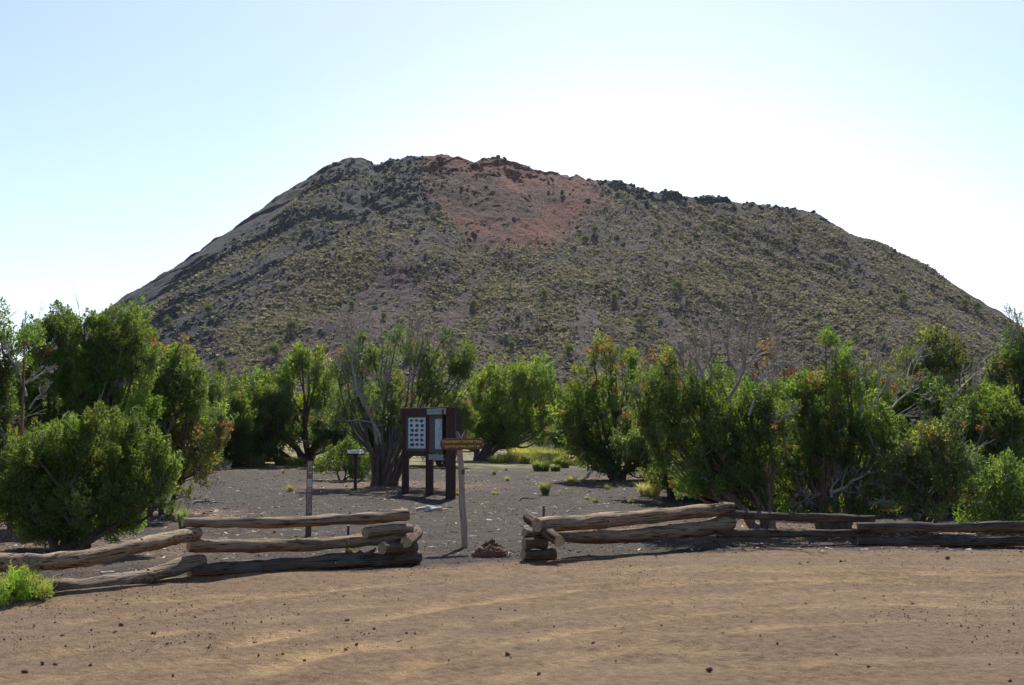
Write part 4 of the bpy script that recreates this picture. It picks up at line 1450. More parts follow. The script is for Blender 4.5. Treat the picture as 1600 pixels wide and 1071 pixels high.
# trail sign: crooked peeled post with split top, routed board bolted to its face
D = 17.7
b = gp(727, D)
ts = empty('trail_sign', b, 'brown routed trail sign with yellow letters on a thin crooked post in the fence opening', 'sign')
mb = MB()
P = curve_pts([Vector(b) - Vector((0, 0, .15)), at(726, 835, D), at(722, 790, D), at(721, 740, D), at(718, 702, D), at(718, 690, D + .01)], 22)
mb.tube(P, np.linspace(0.047, 0.036, 22), 12, np.array([0.34, 0.25, 0.19]), 0, True, 0, 0.12, 5)
mb.tube([at(723, 735, D - .02), at(724, 741, D - .045)], [0.03, 0.018], 7, np.array([0.09, 0.07, 0.06]))
post = part(mb, 'post', m_attr('peeled_post', 0.9, 16, 0.35, 0.7, 0.012, (3, 3, 0.35)), ts, True)
mb = MB()
mb.tube(curve_pts([at(718, 690, D + .02), at(716, 682, D + .02), at(713.5, 674, D + .02)], 5), [0.030, .026, .008], 8, np.array([0.14, 0.125, 0.12]), jit=0.3, seed=1)
mb.tube(curve_pts([at(722, 690, D + .02), at(725, 682, D + .02), at(728, 672, D + .02)], 5), [0.030, .028, .010], 8, np.array([0.13, 0.12, 0.12]), jit=0.3, seed=2)
mb.tube(curve_pts([at(727, 684, D + .04), at(730, 678, D + .03), at(731, 672, D + .05)], 5), [0.020, .024, .012], 8, np.array([0.34, 0.17, 0.06]), jit=0.3, seed=3)
part(mb, 'split_post_top', M_dead, ts, True)
# board outline: rounded at both ends
c = at(721, 694, D - 0.06)
W, Hh = 66 / F * D, 17.5 / F * D
prof = []
for (sx_, sz_, a0) in ((1, -1, -90), (1, 1, 0), (-1, 1, 90), (-1, -1, 180)):
    rr = Hh * (0.42 if sx_ < 0 else 0.28)
    for q in range(6):
        a = math.radians(a0 + q * 18)
        prof.append((sx_ * (W / 2 - rr) + rr * math.cos(a), sz_ * (Hh / 2 - rr) + rr * math.sin(a)))
prof = np.array(prof)
th_ = 0.045
n = len(prof)
rz = math.radians(-3)
xd = np.array([math.cos(rz), math.sin(rz), 0.012]); xd /= np.linalg.norm(xd)
zd = np.array([-0.012, 0, 1.0]); yd = np.cross(zd, xd)
mb = MB()
ins = prof * np.array([1 - 0.008 / W, 1 - 0.02 / Hh * 0.4])
rings = [(ins, -th_ / 2), (prof, -th_ / 2 + .004), (prof, th_ / 2 - .004), (ins, th_ / 2)]
V = np.vstack([np.array(c) + pr[:, :1] * xd + pr[:, 1:] * zd + yy * yd for pr, yy in rings] + [[np.array(c) - th_ / 2 * yd], [np.array(c) + th_ / 2 * yd]])
i = np.arange(n)
Q = np.vstack([np.stack([k * n + i, k * n + (i + 1) % n, (k + 1) * n + (i + 1) % n, (k + 1) * n + i], 1) for k in range(3)])
T = np.vstack([np.stack([(i + 1) % n, i, np.full(n, 4 * n)], 1), np.stack([3 * n + i, 3 * n + (i + 1) % n, np.full(n, 4 * n + 1)], 1)])
mb.add2(V, T, Q)
part(mb, 'board', M_sign, ts)
cc_ = Vector(c) - Vector(yd) * (th_ / 2 + 0.001)
zv, xv = Vector(zd), Vector(xd)
text_mesh('STRAWBERRY CRATER TRAIL', 0.042, 'lettering', M_yel, ts, cc_ + zv * 0.032 + xv * 0.01, xd, zd)
text_mesh('\u2022 LENGTH OF TRAIL LOOP 1 MI', 0.036, 'lettering', M_yel, ts, cc_ - zv * 0.034, xd, zd)

# fibreglass marker post with stickers
D = 19.3
b = gp(482, D)
mk = empty('marker_post', b, 'narrow flat brown marker post with a column of stickers behind the left log fence', 'marker')
t0, t1 = np.array(at(481.5, 846, D)), np.array(at(484.5, 720, D))
up = (t1 - t0); Lm = np.linalg.norm(up); up /= Lm
xdm = np.array([1, 0.10, 0]); xdm = xdm - up * xdm.dot(up); xdm /= np.linalg.norm(xdm)
ydm = np.cross(up, xdm)
wm = 0.088
mb = MB()
prof = np.array([(-wm / 2, 0.006), (-wm / 2, -0.004), (-wm / 2 + .012, -0.008), (wm / 2 - .012, -0.008), (wm / 2, -0.004), (wm / 2, 0.006), (wm / 2 - .012, 0.002), (-wm / 2 + .012, 0.002)])
V = np.vstack([t0 + h * up + prof[:, :1] * xdm * k + prof[:, 1:] * ydm for h, k in ((-0.1, 1), (Lm - .01, 1), (Lm, .94))])
i = np.arange(8)
Q = np.vstack([np.stack([k * 8 + i, k * 8 + (i + 1) % 8, k * 8 + 8 + (i + 1) % 8, k * 8 + 8 + i], 1) for k in range(2)] + [[[16, 17, 18, 19]], [[16, 19, 20, 23]], [[23, 20, 21, 22]]])
mb.add(V, Q)
part(mb, 'post', M_plast, mk)
z = Lm - 0.012
decs = [('tan', .058, 0), ('tan', .072, 1), ('white', .064, 2), ('red', .060, 0), ('white', .125, 3), ('tan', .080, 0), ('pink', .058, 4), ('pink', .058, 5), ('pink', .058, 6), ('pink', .058, 4), ('pink', .075, 7)]
for j, (kk, h, sym) in enumerate(decs):
    if j == 6: z -= 0.012
    mb = MB()
    ctr = t0 + up * (z - h / 2) - ydm * 0.0095
    R3 = np.stack([xdm, ydm, up], 1)
    mb.box(ctr, (0.066, 0.002, h - 0.006), R3)
    d = part(mb, 'sticker', M_dec[kk], mk)
    mb = MB()
    f = ctr - ydm * 0.0016
    if sym == 1:      # standing figure
        mb.box(f + up * 0.016, (0.012, 0.001, 0.012), R3); mb.box(f - up * 0.004, (0.018, 0.001, 0.026), R3); mb.box(f - up * .022 - xdm * .006, (0.006, .001, .018), R3); mb.box(f - up * .022 + xdm * .006, (0.006, .001, .018), R3)
    elif sym == 2:    # dark field with a pale animal shape
        mb.box(f + up * .018, (.066, .001, .014), R3); mb.box(f - up * .018, (.066, .001, .012), R3); mb.box(f - xdm * .026, (.014, .001, .022), R3)
    elif sym == 3:
        for q in range(6): mb.box(f + up * (0.045 - q * 0.018), (0.055, .001, .004), R3)
    elif sym in (4, 5, 6):   # crossed-out pictogram
        a = math.radians(45)
        rr = np.stack([xdm * math.cos(a) + up * math.sin(a), ydm, -xdm * math.sin(a) + up * math.cos(a)], 1)
        mb.box(f, (.062, .001, .008), rr); mb.box(f - ydm * .0008 + up * .004 * (sym - 5), (.034, .001, .012), R3)
        mb.box(f - ydm * .0008 - up * .010, (.010, .001, .012), R3)
    elif sym == 7:
        mb.box(f + up * .016 - xdm * .018, (.024, .001, .018), R3)
        for q in range(4): mb.box(f - up * (.004 + .009 * q), (.06, .001, .003), R3)
    if mb.n:
        mb.V = [v - np.array(mk.location) for v in mb.V]
        mb.build('print', M_dec['dark'] if sym != 4 else M_dec['red'], d)
    z -= h + 0.001

# information board: two panels hinged at an angle on square posts
pL, pM, pR = at(634, 672, 31.7), at(671.5, 672, 31.0), at(704.5, 672, 29.7)
pK = at(706.5, 672, 30.4)
pL.z = pM.z = pR.z = pK.z = 0
gl = [G(p.x, p.y) for p in (pL, pM, pR, pK)]
kb = empty('information_board', Vector((pM.x, pM.y, gl[1])), 'dark brown trailhead board of two angled panels with faded posters on square posts', 'notice board')
tops = [at(0, 640, 31.7).z, at(0, 640, 31.0).z, at(0, 638, 29.7).z, at(0, 641, 30.5).z]
dirL = np.array(pM - pL); dirL /= np.linalg.norm(dirL)
dirR = np.array(pR - pM); dirR /= np.linalg.norm(dirR)
for p, g, tz, w_, ang in ((pL, gl[0], tops[0], .17, 0), (pM, gl[1], tops[1], .16, -0.3), (pR, gl[2], tops[2], .22, -0.1), (pK, gl[3], tops[3], .15, 0)):
    mb = MB()
    beam(mb, (p.x, p.y, g - .2), (p.x, p.y, tz - 0.02), w_, .14, 0, .008, ang)
    part(mb, 'post', M_brown, kb)
nL = np.array([dirL[1], -dirL[0], 0]); nR = np.array([dirR[1], -dirR[0], 0])
if nL[1] > 0: nL = -nL
if nR[1] > 0: nR = -nR


def panel(p0, p1, dr, nr, z0, z1, nm, mat, parent, inset, thick, off):
    """upright board between two posts"""
    L = np.linalg.norm(np.array(p1 - p0)) - 2 * inset
    c = (np.array(p0) + np.array(p1)) / 2 + nr * off
    c[2] = (z0 + z1) / 2
    mb = MB()
    R3 = np.stack([dr, -nr, [0, 0, 1]], 1)
    mb.box(c, (L, thick, z1 - z0), R3)
    return part(mb, nm, mat, parent), c, R3, L


zt = 2.06 + gl[1]
zz = lambda py, D_: at(0, py, D_).z
panel(pL, pM, dirL, nL, zz(707, 31.3), zz(648, 31.3), 'back_panel', M_back, kb, .06, .03, 0.02)
panel(pL, pM, dirL, nL, zz(650, 31.3), zz(637.5, 31.3), 'header_beam', M_brown, kb, -.12, .16, 0.0)
panel(pL, pM, dirL, nL, zz(713, 31.3), zz(705, 31.3), 'bottom_rail', M_brown, kb, .04, .12, 0.0)
panel(pM, pR, dirR, nR, zz(708, 30.3), zz(648, 30.3), 'back_panel', M_back, kb, .06, .03, 0.02)
panel(pM, pR, dirR, nR, zz(648, 30.3), zz(637, 30.3), 'header_beam', M_brown, kb, -.10, .16, 0.0)
panel(pR, pK, np.array([0.6, 0.8, 0]), np.array([0.8, -0.6, 0]), zz(710, 30.1), zz(640, 30.1), 'side_board', M_brown, kb, .02, .04, 0.0)
# posters (flat sheets standing on the panels)
mbp = MB()


def sheet(px0, px1, py0, py1, p0, p1, dr, nr, off, name, mat, parent, thick=.006):
    """rectangle seen between the given photo columns, laid on the panel plane"""
    base = np.array(p0) + nr * off
    def hit(px):
        u = (px - 800) / F / cp
        # x = u*y on plane base + s*dr
        s = (u * base[1] - base[0]) / (dr[0] - u * dr[1])
        return base + s * dr
    a, b_ = hit(px0), hit(px1)
    Dm = (a[1] + b_[1]) / 2
    z1_, z0_ = at(0, py0, Dm).z, at(0, py1, Dm).z
    c = (a + b_) / 2; c[2] = (z0_ + z1_) / 2
    L = np.linalg.norm((b_ - a)[:2])
    mb = MB()
    R3 = np.stack([dr, -nr, [0, 0, 1]], 1)
    mb.box(c, (L, thick, z1_ - z0_), R3)
    o = part(mb, name, mat, parent)
    return o, c, R3, L, z1_ - z0_


po, c, R3, L, Hp = sheet(639, 665.5, 653, 701, pL, pM, dirL, nL, .045, 'poster', M_paper, kb)
rg = np.random.default_rng(8)
mb = MB()
for row in range(6):
    for colm in range(3):
        if (row, colm) in ((2, 0),): pass
        cxx = (colm - 1) * L * 0.30 + rg.normal(0, L * .015)
        czz = Hp / 2 - (row + 0.62) * Hp / 6.4
        m = 11
        a = np.linspace(0, 6.283, m, endpoint=False)
        rr = 0.5 * (0.75 + 0.5 * rg.random(m))
        wx_, wz_ = L * (0.20 + .06 * rg.random()), Hp * (0.075 + 0.045 * rg.random())
        V = np.array([c + R3[:, 0] * (cxx + math.cos(t) * r * wx_) + R3[:, 2] * (czz + math.sin(t) * r * wz_) + nL * .0045 for t, r in zip(a, rr)] + [c + R3[:, 0] * cxx + R3[:, 2] * czz + nL * .0045])
        i = np.arange(m)
        mb.add(V, np.stack([i, (i + 1) % m, np.full(m, m)], 1))
mb.V = [v - np.array(kb.location) for v in mb.V]
mb.build('printed_drawings', M_ink, po)
po, c, R3, L, Hp = sheet(680.5, 696.5, 655, 702, pM, pR, dirR, nR, .045, 'poster', M_paper2, kb)
mb = MB()
for q in range(14):
    zc = Hp / 2 - (q + 0.7) * Hp / 15
    mb.box(c + R3[:, 2] * zc + R3[:, 0] * (-.04 + .12 * math.sin(q * 0.7)) * L + nR * .0045, (L * (0.18 + .15 * rg.random()), .001, Hp * 0.02 * (1 + rg.random())), R3)
mb.V = [v - np.array(kb.location) for v in mb.V]
mb.build('printed_map', M_inkl, po)
po, c, R3, L, Hp = sheet(668, 697.5, 638.5, 648, pM, pR, dirR, nR, .115, 'header_board', M_greyb, kb, .02)
mb = MB()
for q in range(9):
    if q == 4: continue
    mb.box(c + R3[:, 0] * (q - 4) * L * .09 + nR * .012, (L * .05, .001, Hp * (0.28 + .1 * rg.random())), R3)
mb.V = [v - np.array(kb.location) for v in mb.V]
mb.build('faint_print', m_simple('faded_lettering', (0.27, 0.26, 0.20), 0.8, .3, 40), po)
sheet(671, 693.5, 710.5, 719, pM, pR, dirR, nR, .09, 'lower_board', M_greyb, kb, .02)
mb = MB()
for (a, b_, s_) in ((pL, pM, .1), (pM, pR, .1)):
    d_ = np.array(b_ - a); d_ /= np.linalg.norm(d_)
    beam(mb, np.array(a) - d_ * .14 + [0, 0, zt + .035], np.array(b_) + d_ * (.14 if b_ is pR else -0.02) + [0, 0, zt + .035], .22, .025)
part(mb, 'cap_board', m_simple('weathered_cap', (0.20, 0.13, 0.115), 0.8, .3, 20), kb)

# small slanted interpretive panel
D = 33.0
b = gp(556, D)
ip = empty('interpretive_panel', b, 'small slanted interpretive panel on a thin dark post left of the information board', 'sign')
mb = MB(); beam(mb, Vector(b) - Vector((0, 0, .1)), (b.x, b.y, at(0, 709, D).z), .075, .075, 0, .006, 0)
part(mb, 'post', M_brown, ip)
cz = at(556, 707, D)
R3 = Matrix.Rotation(math.radians(12), 3, 'Z') @ Matrix.Rotation(math.radians(15), 3, 'X')
R3 = np.array(R3)
mb = MB(); mb.box(cz, (.46, .36, .03), R3); part(mb, 'frame', M_brown, ip)
mb = MB(); mb.box(np.array(cz) + R3[:, 2] * .017, (.42, .33, .006), R3); pp = part(mb, 'panel_face', m_simple('bleached_panel', (0.66, 0.58, 0.58), .5, .1, 12), ip)
mb = MB(); mb.box(np.array(cz) + R3[:, 2] * .021 + R3[:, 0] * .10 - R3[:, 1] * .02, (.14, .20, .002), R3); mb.box(np.array(cz) + R3[:, 2] * .021 - R3[:, 0] * .09, (.12, .10, .002), R3)
mb.V = [v - np.array(ip.location) for v in mb.V]; mb.build('picture', m_simple('faded_picture', (0.36, 0.27, 0.28), .6, .2, 30), pp)

# thin steel stakes
for (px, D, py, lb) in ((545, 16.2, 823, 'thin rusty steel stake standing behind the end of the left log fence'),
                        (849, 17.2, 792, 'thin rusty steel stake standing behind the stack of the right log fence')):
    b = gp(px, D)
    mb = MB()
    zt_ = at(px, py, D).z - b.z
    mb.tube([(0, 0, -.2), (0, 0, zt_ * .5), (0.004, 0, zt_)], [.016, .016, .016], 8)
    mb.tube([(0.004, 0, zt_), (0.004, 0, zt_ + .012)], [.022, .022], 8)
    o = mb.build('steel_stake', M_metal, None, True, loc=b)
    tag(o, lb, 'stake')


# ------------------------------------------------------------------ rocks, driftwood, plants
def rock_mesh(name, r, seed, col, n1=18, n2=12, flat=0.8, spiky=0.55, elong=1.3):
    th = np.linspace(0, 2 * math.pi, n1, endpoint=False)
    ph = np.linspace(0.08, math.pi - 0.08, n2)
    T, Pp = np.meshgrid(th, ph)
    d = np.stack([np.cos(T) * np.sin(Pp), np.sin(T) * np.sin(Pp), np.cos(Pp)], -1)
    rr = 1 + spiky * fbm(d[..., 0] * 1.6 + seed, d[..., 1] * 1.6, d[..., 2] * 1.6, seed, 4, 0.6)
    V = (d * rr[..., None] * np.array([elong, 1.0, flat]) * r).reshape(-1, 3)
    i = (np.arange(n2 - 1)[:, None] * n1)
    j = np.arange(n1)[None, :]
    Q = np.stack([i + j, i + n1 + j, i + n1 + (j + 1) % n1, i + (j + 1) % n1], -1).reshape(-1, 4)
    c = np.array(col)[None] * (0.8 + 0.4 * np.random.default_rng(seed).random((len(V), 1)))
    top = np.vstack([V[:n1].mean(0), V[-n1:].mean(0)])
    m = len(V)
    k = np.arange(n1)
    T2 = np.vstack([np.stack([k, (k + 1) % n1, np.full(n1, m)], 1), np.stack([m - n1 + (k + 1) % n1, m - n1 + k, np.full(n1, m + 1)], 1)])
    V = np.vstack([V, top]); c = np.vstack([c, c[:2]])
    return mesh(name, V, [Q, T2], M_stone, None, c, False)


# big rusty lava lump in the opening
b = gp(768, 16.25)
k = 16.25 / F
rk = MB()
rng = np.random.default_rng(6)
n1, n2 = 56, 30
th = np.linspace(0, 2 * math.pi, n1, endpoint=False)
ph = np.linspace(0, math.pi / 2 * 1.15, n2)
T_, P_ = np.meshgrid(th, ph)
d = np.stack([np.cos(T_) * np.sin(P_), np.sin(T_) * np.sin(P_), np.cos(P_)], -1)
xx = d[..., 0]
top = 0.145 + 0.030 * np.exp(-((xx + 0.05) / 0.13) ** 2)
nn = fbm(d[..., 0] * 4 + 3, d[..., 1] * 4, d[..., 2] * 4, 66, 5, 0.65)
rr = 1 + 0.08 * nn
V = np.stack([d[..., 0] * 0.235 * rr, d[..., 1] * 0.17 * rr, d[..., 2] * top * rr * 1.0], -1).reshape(-1, 3)
i = (np.arange(n2 - 1)[:, None] * n1); j = np.arange(n1)[None, :]
Q = np.stack([i + j, i + n1 + j, i + n1 + (j + 1) % n1, i + (j + 1) % n1], -1).reshape(-1, 4)
c = np.array([0.160, 0.083, 0.060])[None] * (0.7 + 0.5 * rng.random((len(V), 1)))
rk.add(V, Q, c)
for (x, y, z, h, a) in ((-.03, 0, .17, .06, 0), (-.005, -.01, .18, .07, .5), (.02, 0, .17, .06, -.2), (-.09, -.02, .145, .05, .3), (-.12, .0, .12, .04, 1), (.06, 0, .15, .035, .2), (.10, .0, .13, .03, .7), (-.06, .0, .16, .045, 2)):
    rk.tube([(x, y, z - .03), (x + .01 * math.cos(a), y, z + h * .4), (x + .02 * math.cos(a), y + .01, z + h * .75)], [.024, .017, .007], 6, np.array([0.14, 0.075, 0.055]), jit=0.5, seed=int(x * 999) + 200)
o = rk.build('lava_boulder', M_stone, None, False, loc=b)
tag(o, 'jagged reddish brown lava boulder sitting in the fence opening', 'rock')

# pebbles: nobody could count them
def build_gravel():
    rng = np.random.default_rng(21)
    N = 60000
    y = 9.0 + 30 * rng.random(N) ** 1.1
    x = (rng.random(N) * 2 - 1) * (y * 0.43 + 0.5)
    d = y - fence_y(x)
    lot = d < 0.3
    clump = fbm(x * 0.8, y * 0.8, seed=55, oct=3)
    keep = rng.random(N) < np.clip(0.45 + 0.6 * clump + np.where(lot, -0.36, 0.15) + 0.5 * np.exp(-(d / 0.8) ** 2), 0.05, 1)
    x, y, lot = x[keep], y[keep], lot[keep]
    n = len(x)
    s = 0.0035 + 0.0105 * rng.random(n) ** 3.5
    s *= np.where(rng.random(n) < 0.006, 1.8, 1)
    z = gz(x, y)
    base = np.array([[1, 0, 0], [0, 1, 0], [-1, 0, 0], [0, -1, 0], [0, 0, 0.8], [0, 0, -0.8]], float)
    Tt = np.array([[0, 1, 4], [1, 2, 4], [2, 3, 4], [3, 0, 4], [1, 0, 5], [2, 1, 5], [3, 2, 5], [0, 3, 5]])
    V = base[None] * (0.6 + 0.8 * rng.random((n, 6, 1)))
    V = V + rng.normal(0, 0.12, (n, 6, 3))
    a = rng.random(n) * 6.28
    ca, sa = np.cos(a), np.sin(a)
    Vr = np.stack([V[..., 0] * ca[:, None] - V[..., 1] * sa[:, None], V[..., 0] * sa[:, None] + V[..., 1] * ca[:, None], V[..., 2]], -1)
    Vr = Vr * s[:, None, None] + np.stack([x, y, z + s * 0.30 + 0.001], 1)[:, None, :]
    T = (Tt[None] + (np.arange(n) * 6)[:, None, None]).reshape(-1, 3)
    cr = rng.random(n)[:, None]
    red = np.array([0.19, 0.125, 0.095]); dk = np.array([0.13, 0.085, 0.062]); pale = np.array([0.36, 0.30, 0.26]); gr = np.array([0.13, 0.11, 0.10])
    c = np.where(cr < 0.45, red, np.where(cr < 0.8, np.where(lot[:, None], dk, gr), np.where(cr < 0.93, gr * 1.3, pale)))
    c = c * (0.7 + 0.6 * rng.random((n, 1)))
    o = mesh('gravel', Vr.reshape(-1, 3), T, M_stone, None, np.repeat(c, 6, 0))
    tag(o, 'loose red, black and pale pebbles strewn over the dirt and cinders', 'gravel', kind='stuff')


build_gravel()

proto_r = [rock_mesh('lava_rock', 0.05, 31, (0.13, 0.070, 0.052)), rock_mesh('lava_rock', 0.05, 32, (0.13, 0.070, 0.052)), rock_mesh('lava_rock', 0.05, 33, (0.16, 0.085, 0.062))]
RK = [(545, 965, 1.0), (637, 980, .8), (625, 997, .8), (48, 1047, 1.1), (75, 1030, 1.0), (95, 1032, .8), (150, 1036, .8), (195, 971, .9), (186, 982, .8), (150, 978, .6), (725, 930, .5),
      (606, 955, .6), (740, 960, .6), (705, 1003, .7), (793, 1018, .9), (826, 981, .7), (865, 972, .6), (925, 1003, .6), (960, 1023, .6), (1105, 1035, 1.1), (1247, 878, .8), (1259, 876, .7),
      (1310, 875, 1.0), (1317, 874, .8), (1476, 868, 1.3), (1385, 870, .6), (1590, 862, .8), (402, 1063, .8), (277, 1050, .7), (1255, 937, .7), (1300, 945, .6), (582, 888, 1.0), (841, 1045, .8),
      (480, 1026, .8), (1568, 1055, .7), (1100, 905, .6), (1420, 940, .6), (1210, 1000, .6), (1350, 1030, .7), (560, 1000, .6)]
RLAB = 'small rough lava rock lying loose on the bare dirt of the parking area'
for i, (px, py, s_) in enumerate(RK):
    D = EYE * F / (py - 672 + 2)
    b = gp(px, D)
    b.z += 0.012 * s_
    p = proto_r[i % 3]
    q = p if i < 3 else p.copy()
    if i >= 3: COL.objects.link(q)
    q.location = b
    f = s_ * 0.31
    q.scale = (f, f * 0.8, f * (0.7 + 0.35 * ((i * 7) % 5) / 4))
    q.rotation_euler = (0, 0, i * 1.3)
    tag(q, RLAB, 'rock', 'lava rocks on the parking area')


label_row([o for o in COL.objects if o.name.startswith('lava_rock')], 'small lava rock loose on the parking area dirt, %s from the left')


def debris(label, px, D, pieces, seed, col=DEADC):
    rng = np.random.default_rng(seed)
    b = gp(px, D)
    mb = MB()
    for (x0, y0, x1, y1, h, r) in pieces:
        p0 = np.array([x0, y0, 0.02 + r * .5]); p1 = np.array([x1, y1, h])
        k = 7
        t = np.linspace(0, 1, k)[:, None]
        P = p0 * (1 - t) + p1 * t + rng.normal(0, .012, (k, 3)) + np.array([0, 0, 1]) * np.sin(t * math.pi) * 0.03
        P[:, 2] = np.maximum(P[:, 2], r * 0.4)
        mb.tube(P, np.linspace(r, r * .35, k) * (1 + .4 * rng.random(k)), 7, np.array(col) * (0.7 + .6 * rng.random()), jit=.3, seed=seed)
    o = mb.build('fallen_branch', M_dead, None, True, loc=b)
    return tag(o, label, 'branch')


debris('bleached white twisted driftwood lying on cinders between the left fence and the trail sign', 672, 25.2,
       [(-.28, .05, .18, 0, .05, .028), (-.05, -.02, .25, -.05, .07, .035), (0, .05, .3, .02, .03, .022), (.1, 0, .42, .1, .02, .015), (-.1, 0, .1, .02, .09, .03)], 1, np.array([0.55, 0.50, 0.46]))
debris('grey twisted branch lying on cinders beside the sparse yellow juniper', 322, 27.5,
       [(-.25, 0, .25, .05, .05, .02), (-.05, 0, .1, .1, .16, .016), (.05, 0, .3, -.1, .1, .012), (.1, 0, .35, .1, .02, .012)], 2)
debris('pale crooked stick seen between the upper logs of the left fence', 355, 22.5, [(-.25, 0, .2, .03, .04, .012), (-.1, 0, .15, -.05, .1, .01), (0, 0, .3, .05, .02, .01)], 3, np.array([0.42, 0.36, 0.32]))
debris('dark brown gnarled wood lying behind the stacked end of the left fence', 570, 15.95, [(-.2, 0, .1, 0, .06, .05), (-.12, 0, -.2, .05, .12, .03), (0, 0, .15, 0, .14, .03), (-.05, 0, .2, .02, .05, .035)], 4, np.array([0.14, 0.075, 0.055]))
debris('thin pale stick lying flat in the middle of the cinder clearing', 895, 24.8, [(-.12, 0, .10, 0, .015, .01)], 5, np.array([0.5, 0.46, 0.42]))
debris('dark dead branch lying below the orange flecked juniper', 828, 29.0, [(-.25, 0, .25, .05, .02, .012), (0, 0, .15, .08, .03, .008)], 6, np.array([0.12, 0.09, 0.075]))
debris('thin dark sticks lying on cinders behind the stake of the right fence', 872, 20.8, [(-.2, 0, .22, .05, .03, .008), (-.1, .1, .1, .06, .02, .007)], 7, np.array([0.13, 0.09, 0.075]))
debris('short pale wood chip lying against the reddish boulder', 797, 16.1, [(-.02, 0, .03, -.05, .02, .012)], 8, np.array([0.55, 0.42, 0.32]))


def grass(label, px, D, w_, h, seed, cols, n=260, name='grass_clump', cat='grass', lean=0.6, bw=0.004, base=0.3):
    rng = np.random.default_rng(seed)
    b = gp(px, D)
    r = w_ / 2
    th = rng.random(n) * 6.28
    rb = r * base * np.sqrt(rng.random(n))
    bx, by = rb * np.cos(th), rb * np.sin(th)
    L = h * (0.55 + 0.5 * rng.random(n))
    ln = lean * rng.random(n)
    th2 = th + rng.normal(0, .6, n)
    tip = np.stack([bx + np.cos(th2) * r * ln * 1.3, by + np.sin(th2) * r * ln * 1.3, L * (1 - 0.25 * ln)], 1)
    m_ = np.stack([bx + np.cos(th2) * r * ln * .45, by + np.sin(th2) * r * ln * .45, L * .55], 1)
    b0 = np.stack([bx, by, -0.01 + 0 * bx], 1)
    s_ = np.stack([-np.sin(th2 + .8), np.cos(th2 + .8), 0 * th], 1) * (bw * (0.7 + .6 * rng.random(n)))[:, None]
    V = np.stack([b0 - s_, b0 + s_, m_ + s_ * .9, m_ - s_ * .9, tip], 1).reshape(-1, 3)
    i = np.arange(n)[:, None] * 5
    Q = i + np.array([[0, 1, 2, 3]]); T = i + np.array([[3, 2, 4]])
    cs = np.array(cols)
    c = cs[rng.integers(0, len(cs), n)] * (0.75 + .5 * rng.random((n, 1)))
    o = mesh(name, V, [Q, T], M_grass, None, np.repeat(c, 5, 0))
    o.location = b
    tag(o, label, cat)
    return o


YG = [(0.21, 0.25, 0.09), (0.28, 0.29, 0.12), (0.16, 0.21, 0.07)]
PALE = [(0.50, 0.44, 0.27), (0.42, 0.38, 0.22), (0.30, 0.30, 0.13)]
STRAW = [(0.48, 0.40, 0.16), (0.40, 0.36, 0.12), (0.28, 0.32, 0.08)]
grass('green grass clump with pinkish seed heads in the middle of the cinder clearing', 852, 31.0, .50, .36, 1, [(0.18, 0.26, 0.09), (0.24, 0.32, 0.11), (0.42, 0.28, 0.26)], 420, bw=.006)
grass('round straw coloured grass clump right of the pinkish green clump', 893, 35.0, .42, .30, 2, PALE, 420, bw=.006)
grass('wide pale yellow grass clump at the left foot of the leaning juniper', 1015, 30.5, .75, .38, 3, [(0.50, 0.46, 0.24), (0.36, 0.38, 0.15), (0.42, 0.38, 0.25)], 520, bw=.006, base=.6)
grass('tiny pale grass tuft left of the wide pale yellow clump', 985, 28.0, .25, .12, 4, PALE, 160)
grass('small beige grass tuft between the sticks in the cinder clearing', 917, 29.5, .22, .09, 5, PALE, 120)
grass('small green tuft under the rails of the right log fence', 922, 18.3, .22, .16, 6, [(0.20, 0.27, 0.10), (0.27, 0.30, 0.12)], 200)
grass('small green tuft behind the rails near the stacked end of the left fence', 548, 16.6, .24, .16, 7, [(0.24, 0.36, 0.07), (0.20, 0.30, 0.06)], 240)
grass('bright yellow green grass tuft between the posts of the information board', 716, 31.0, .2, .12, 8, [(0.38, 0.38, 0.14)], 120)
grass('green leafy tuft at the left end of the upper fence rails', 288, 20.5, .30, .42, 9, [(0.20, 0.28, 0.09), (0.28, 0.33, 0.12)], 260, bw=.006)
for j, (px, D, w_, h, cs) in enumerate([(365, 50, 1.3, .6, STRAW), (385, 51, 1.2, .55, STRAW), (400, 49, 1.0, .5, STRAW), (425, 52, 1.0, .5, STRAW), (350, 53, 1.2, .6, STRAW), (440, 50, .7, .5, YG),
                                        (462, 48, .7, .4, STRAW), (878, 47, .7, .5, YG), (846, 44, .7, .45, YG), (830, 52, 1.2, .5, YG), (855, 54, 1.3, .55, STRAW), (800, 56, 1.5, .45, STRAW),
                                        (825, 58, 1.6, .6, STRAW), (845, 60, 1.6, .6, YG), (865, 58, 1.4, .5, STRAW), (780, 53, 1.0, .4, YG), (810, 63, 1.6, .6, STRAW), (900, 50, .8, .4, STRAW),
                                        (868, 44, .4, .25, YG), (345, 46, .8, .4, PALE)]):
    o = grass('straw and yellow green grass clump at the far edge of the cinder clearing', px, D, w_, h, 60 + j, cs, 420, bw=.012, base=.7)
    o['group'] = 'grass clumps along the far edge of the clearing'


_r = random.Random(5)
for j in range(16):
    px, D = _r.uniform(330, 1040), _r.uniform(28, 46)
    if 560 < px < 760 and D < 34: continue
    o = grass('x', px, D, _r.uniform(.15, .35), _r.uniform(.08, .2), 120 + j, _r.choice([PALE, STRAW, YG]), 130)
    o['group'] = 'small grass tufts dotted over the clearing'
label_row([o for o in COL.objects if o.get('group') == 'small grass tufts dotted over the clearing'], 'small low grass tuft dotted on the cinder clearing, %s from the left')
label_row([o for o in COL.objects if o.get('group') == 'grass clumps along the far edge of the clearing'], 'yellow green grass clump at the far edge of the clearing, %s from the left')


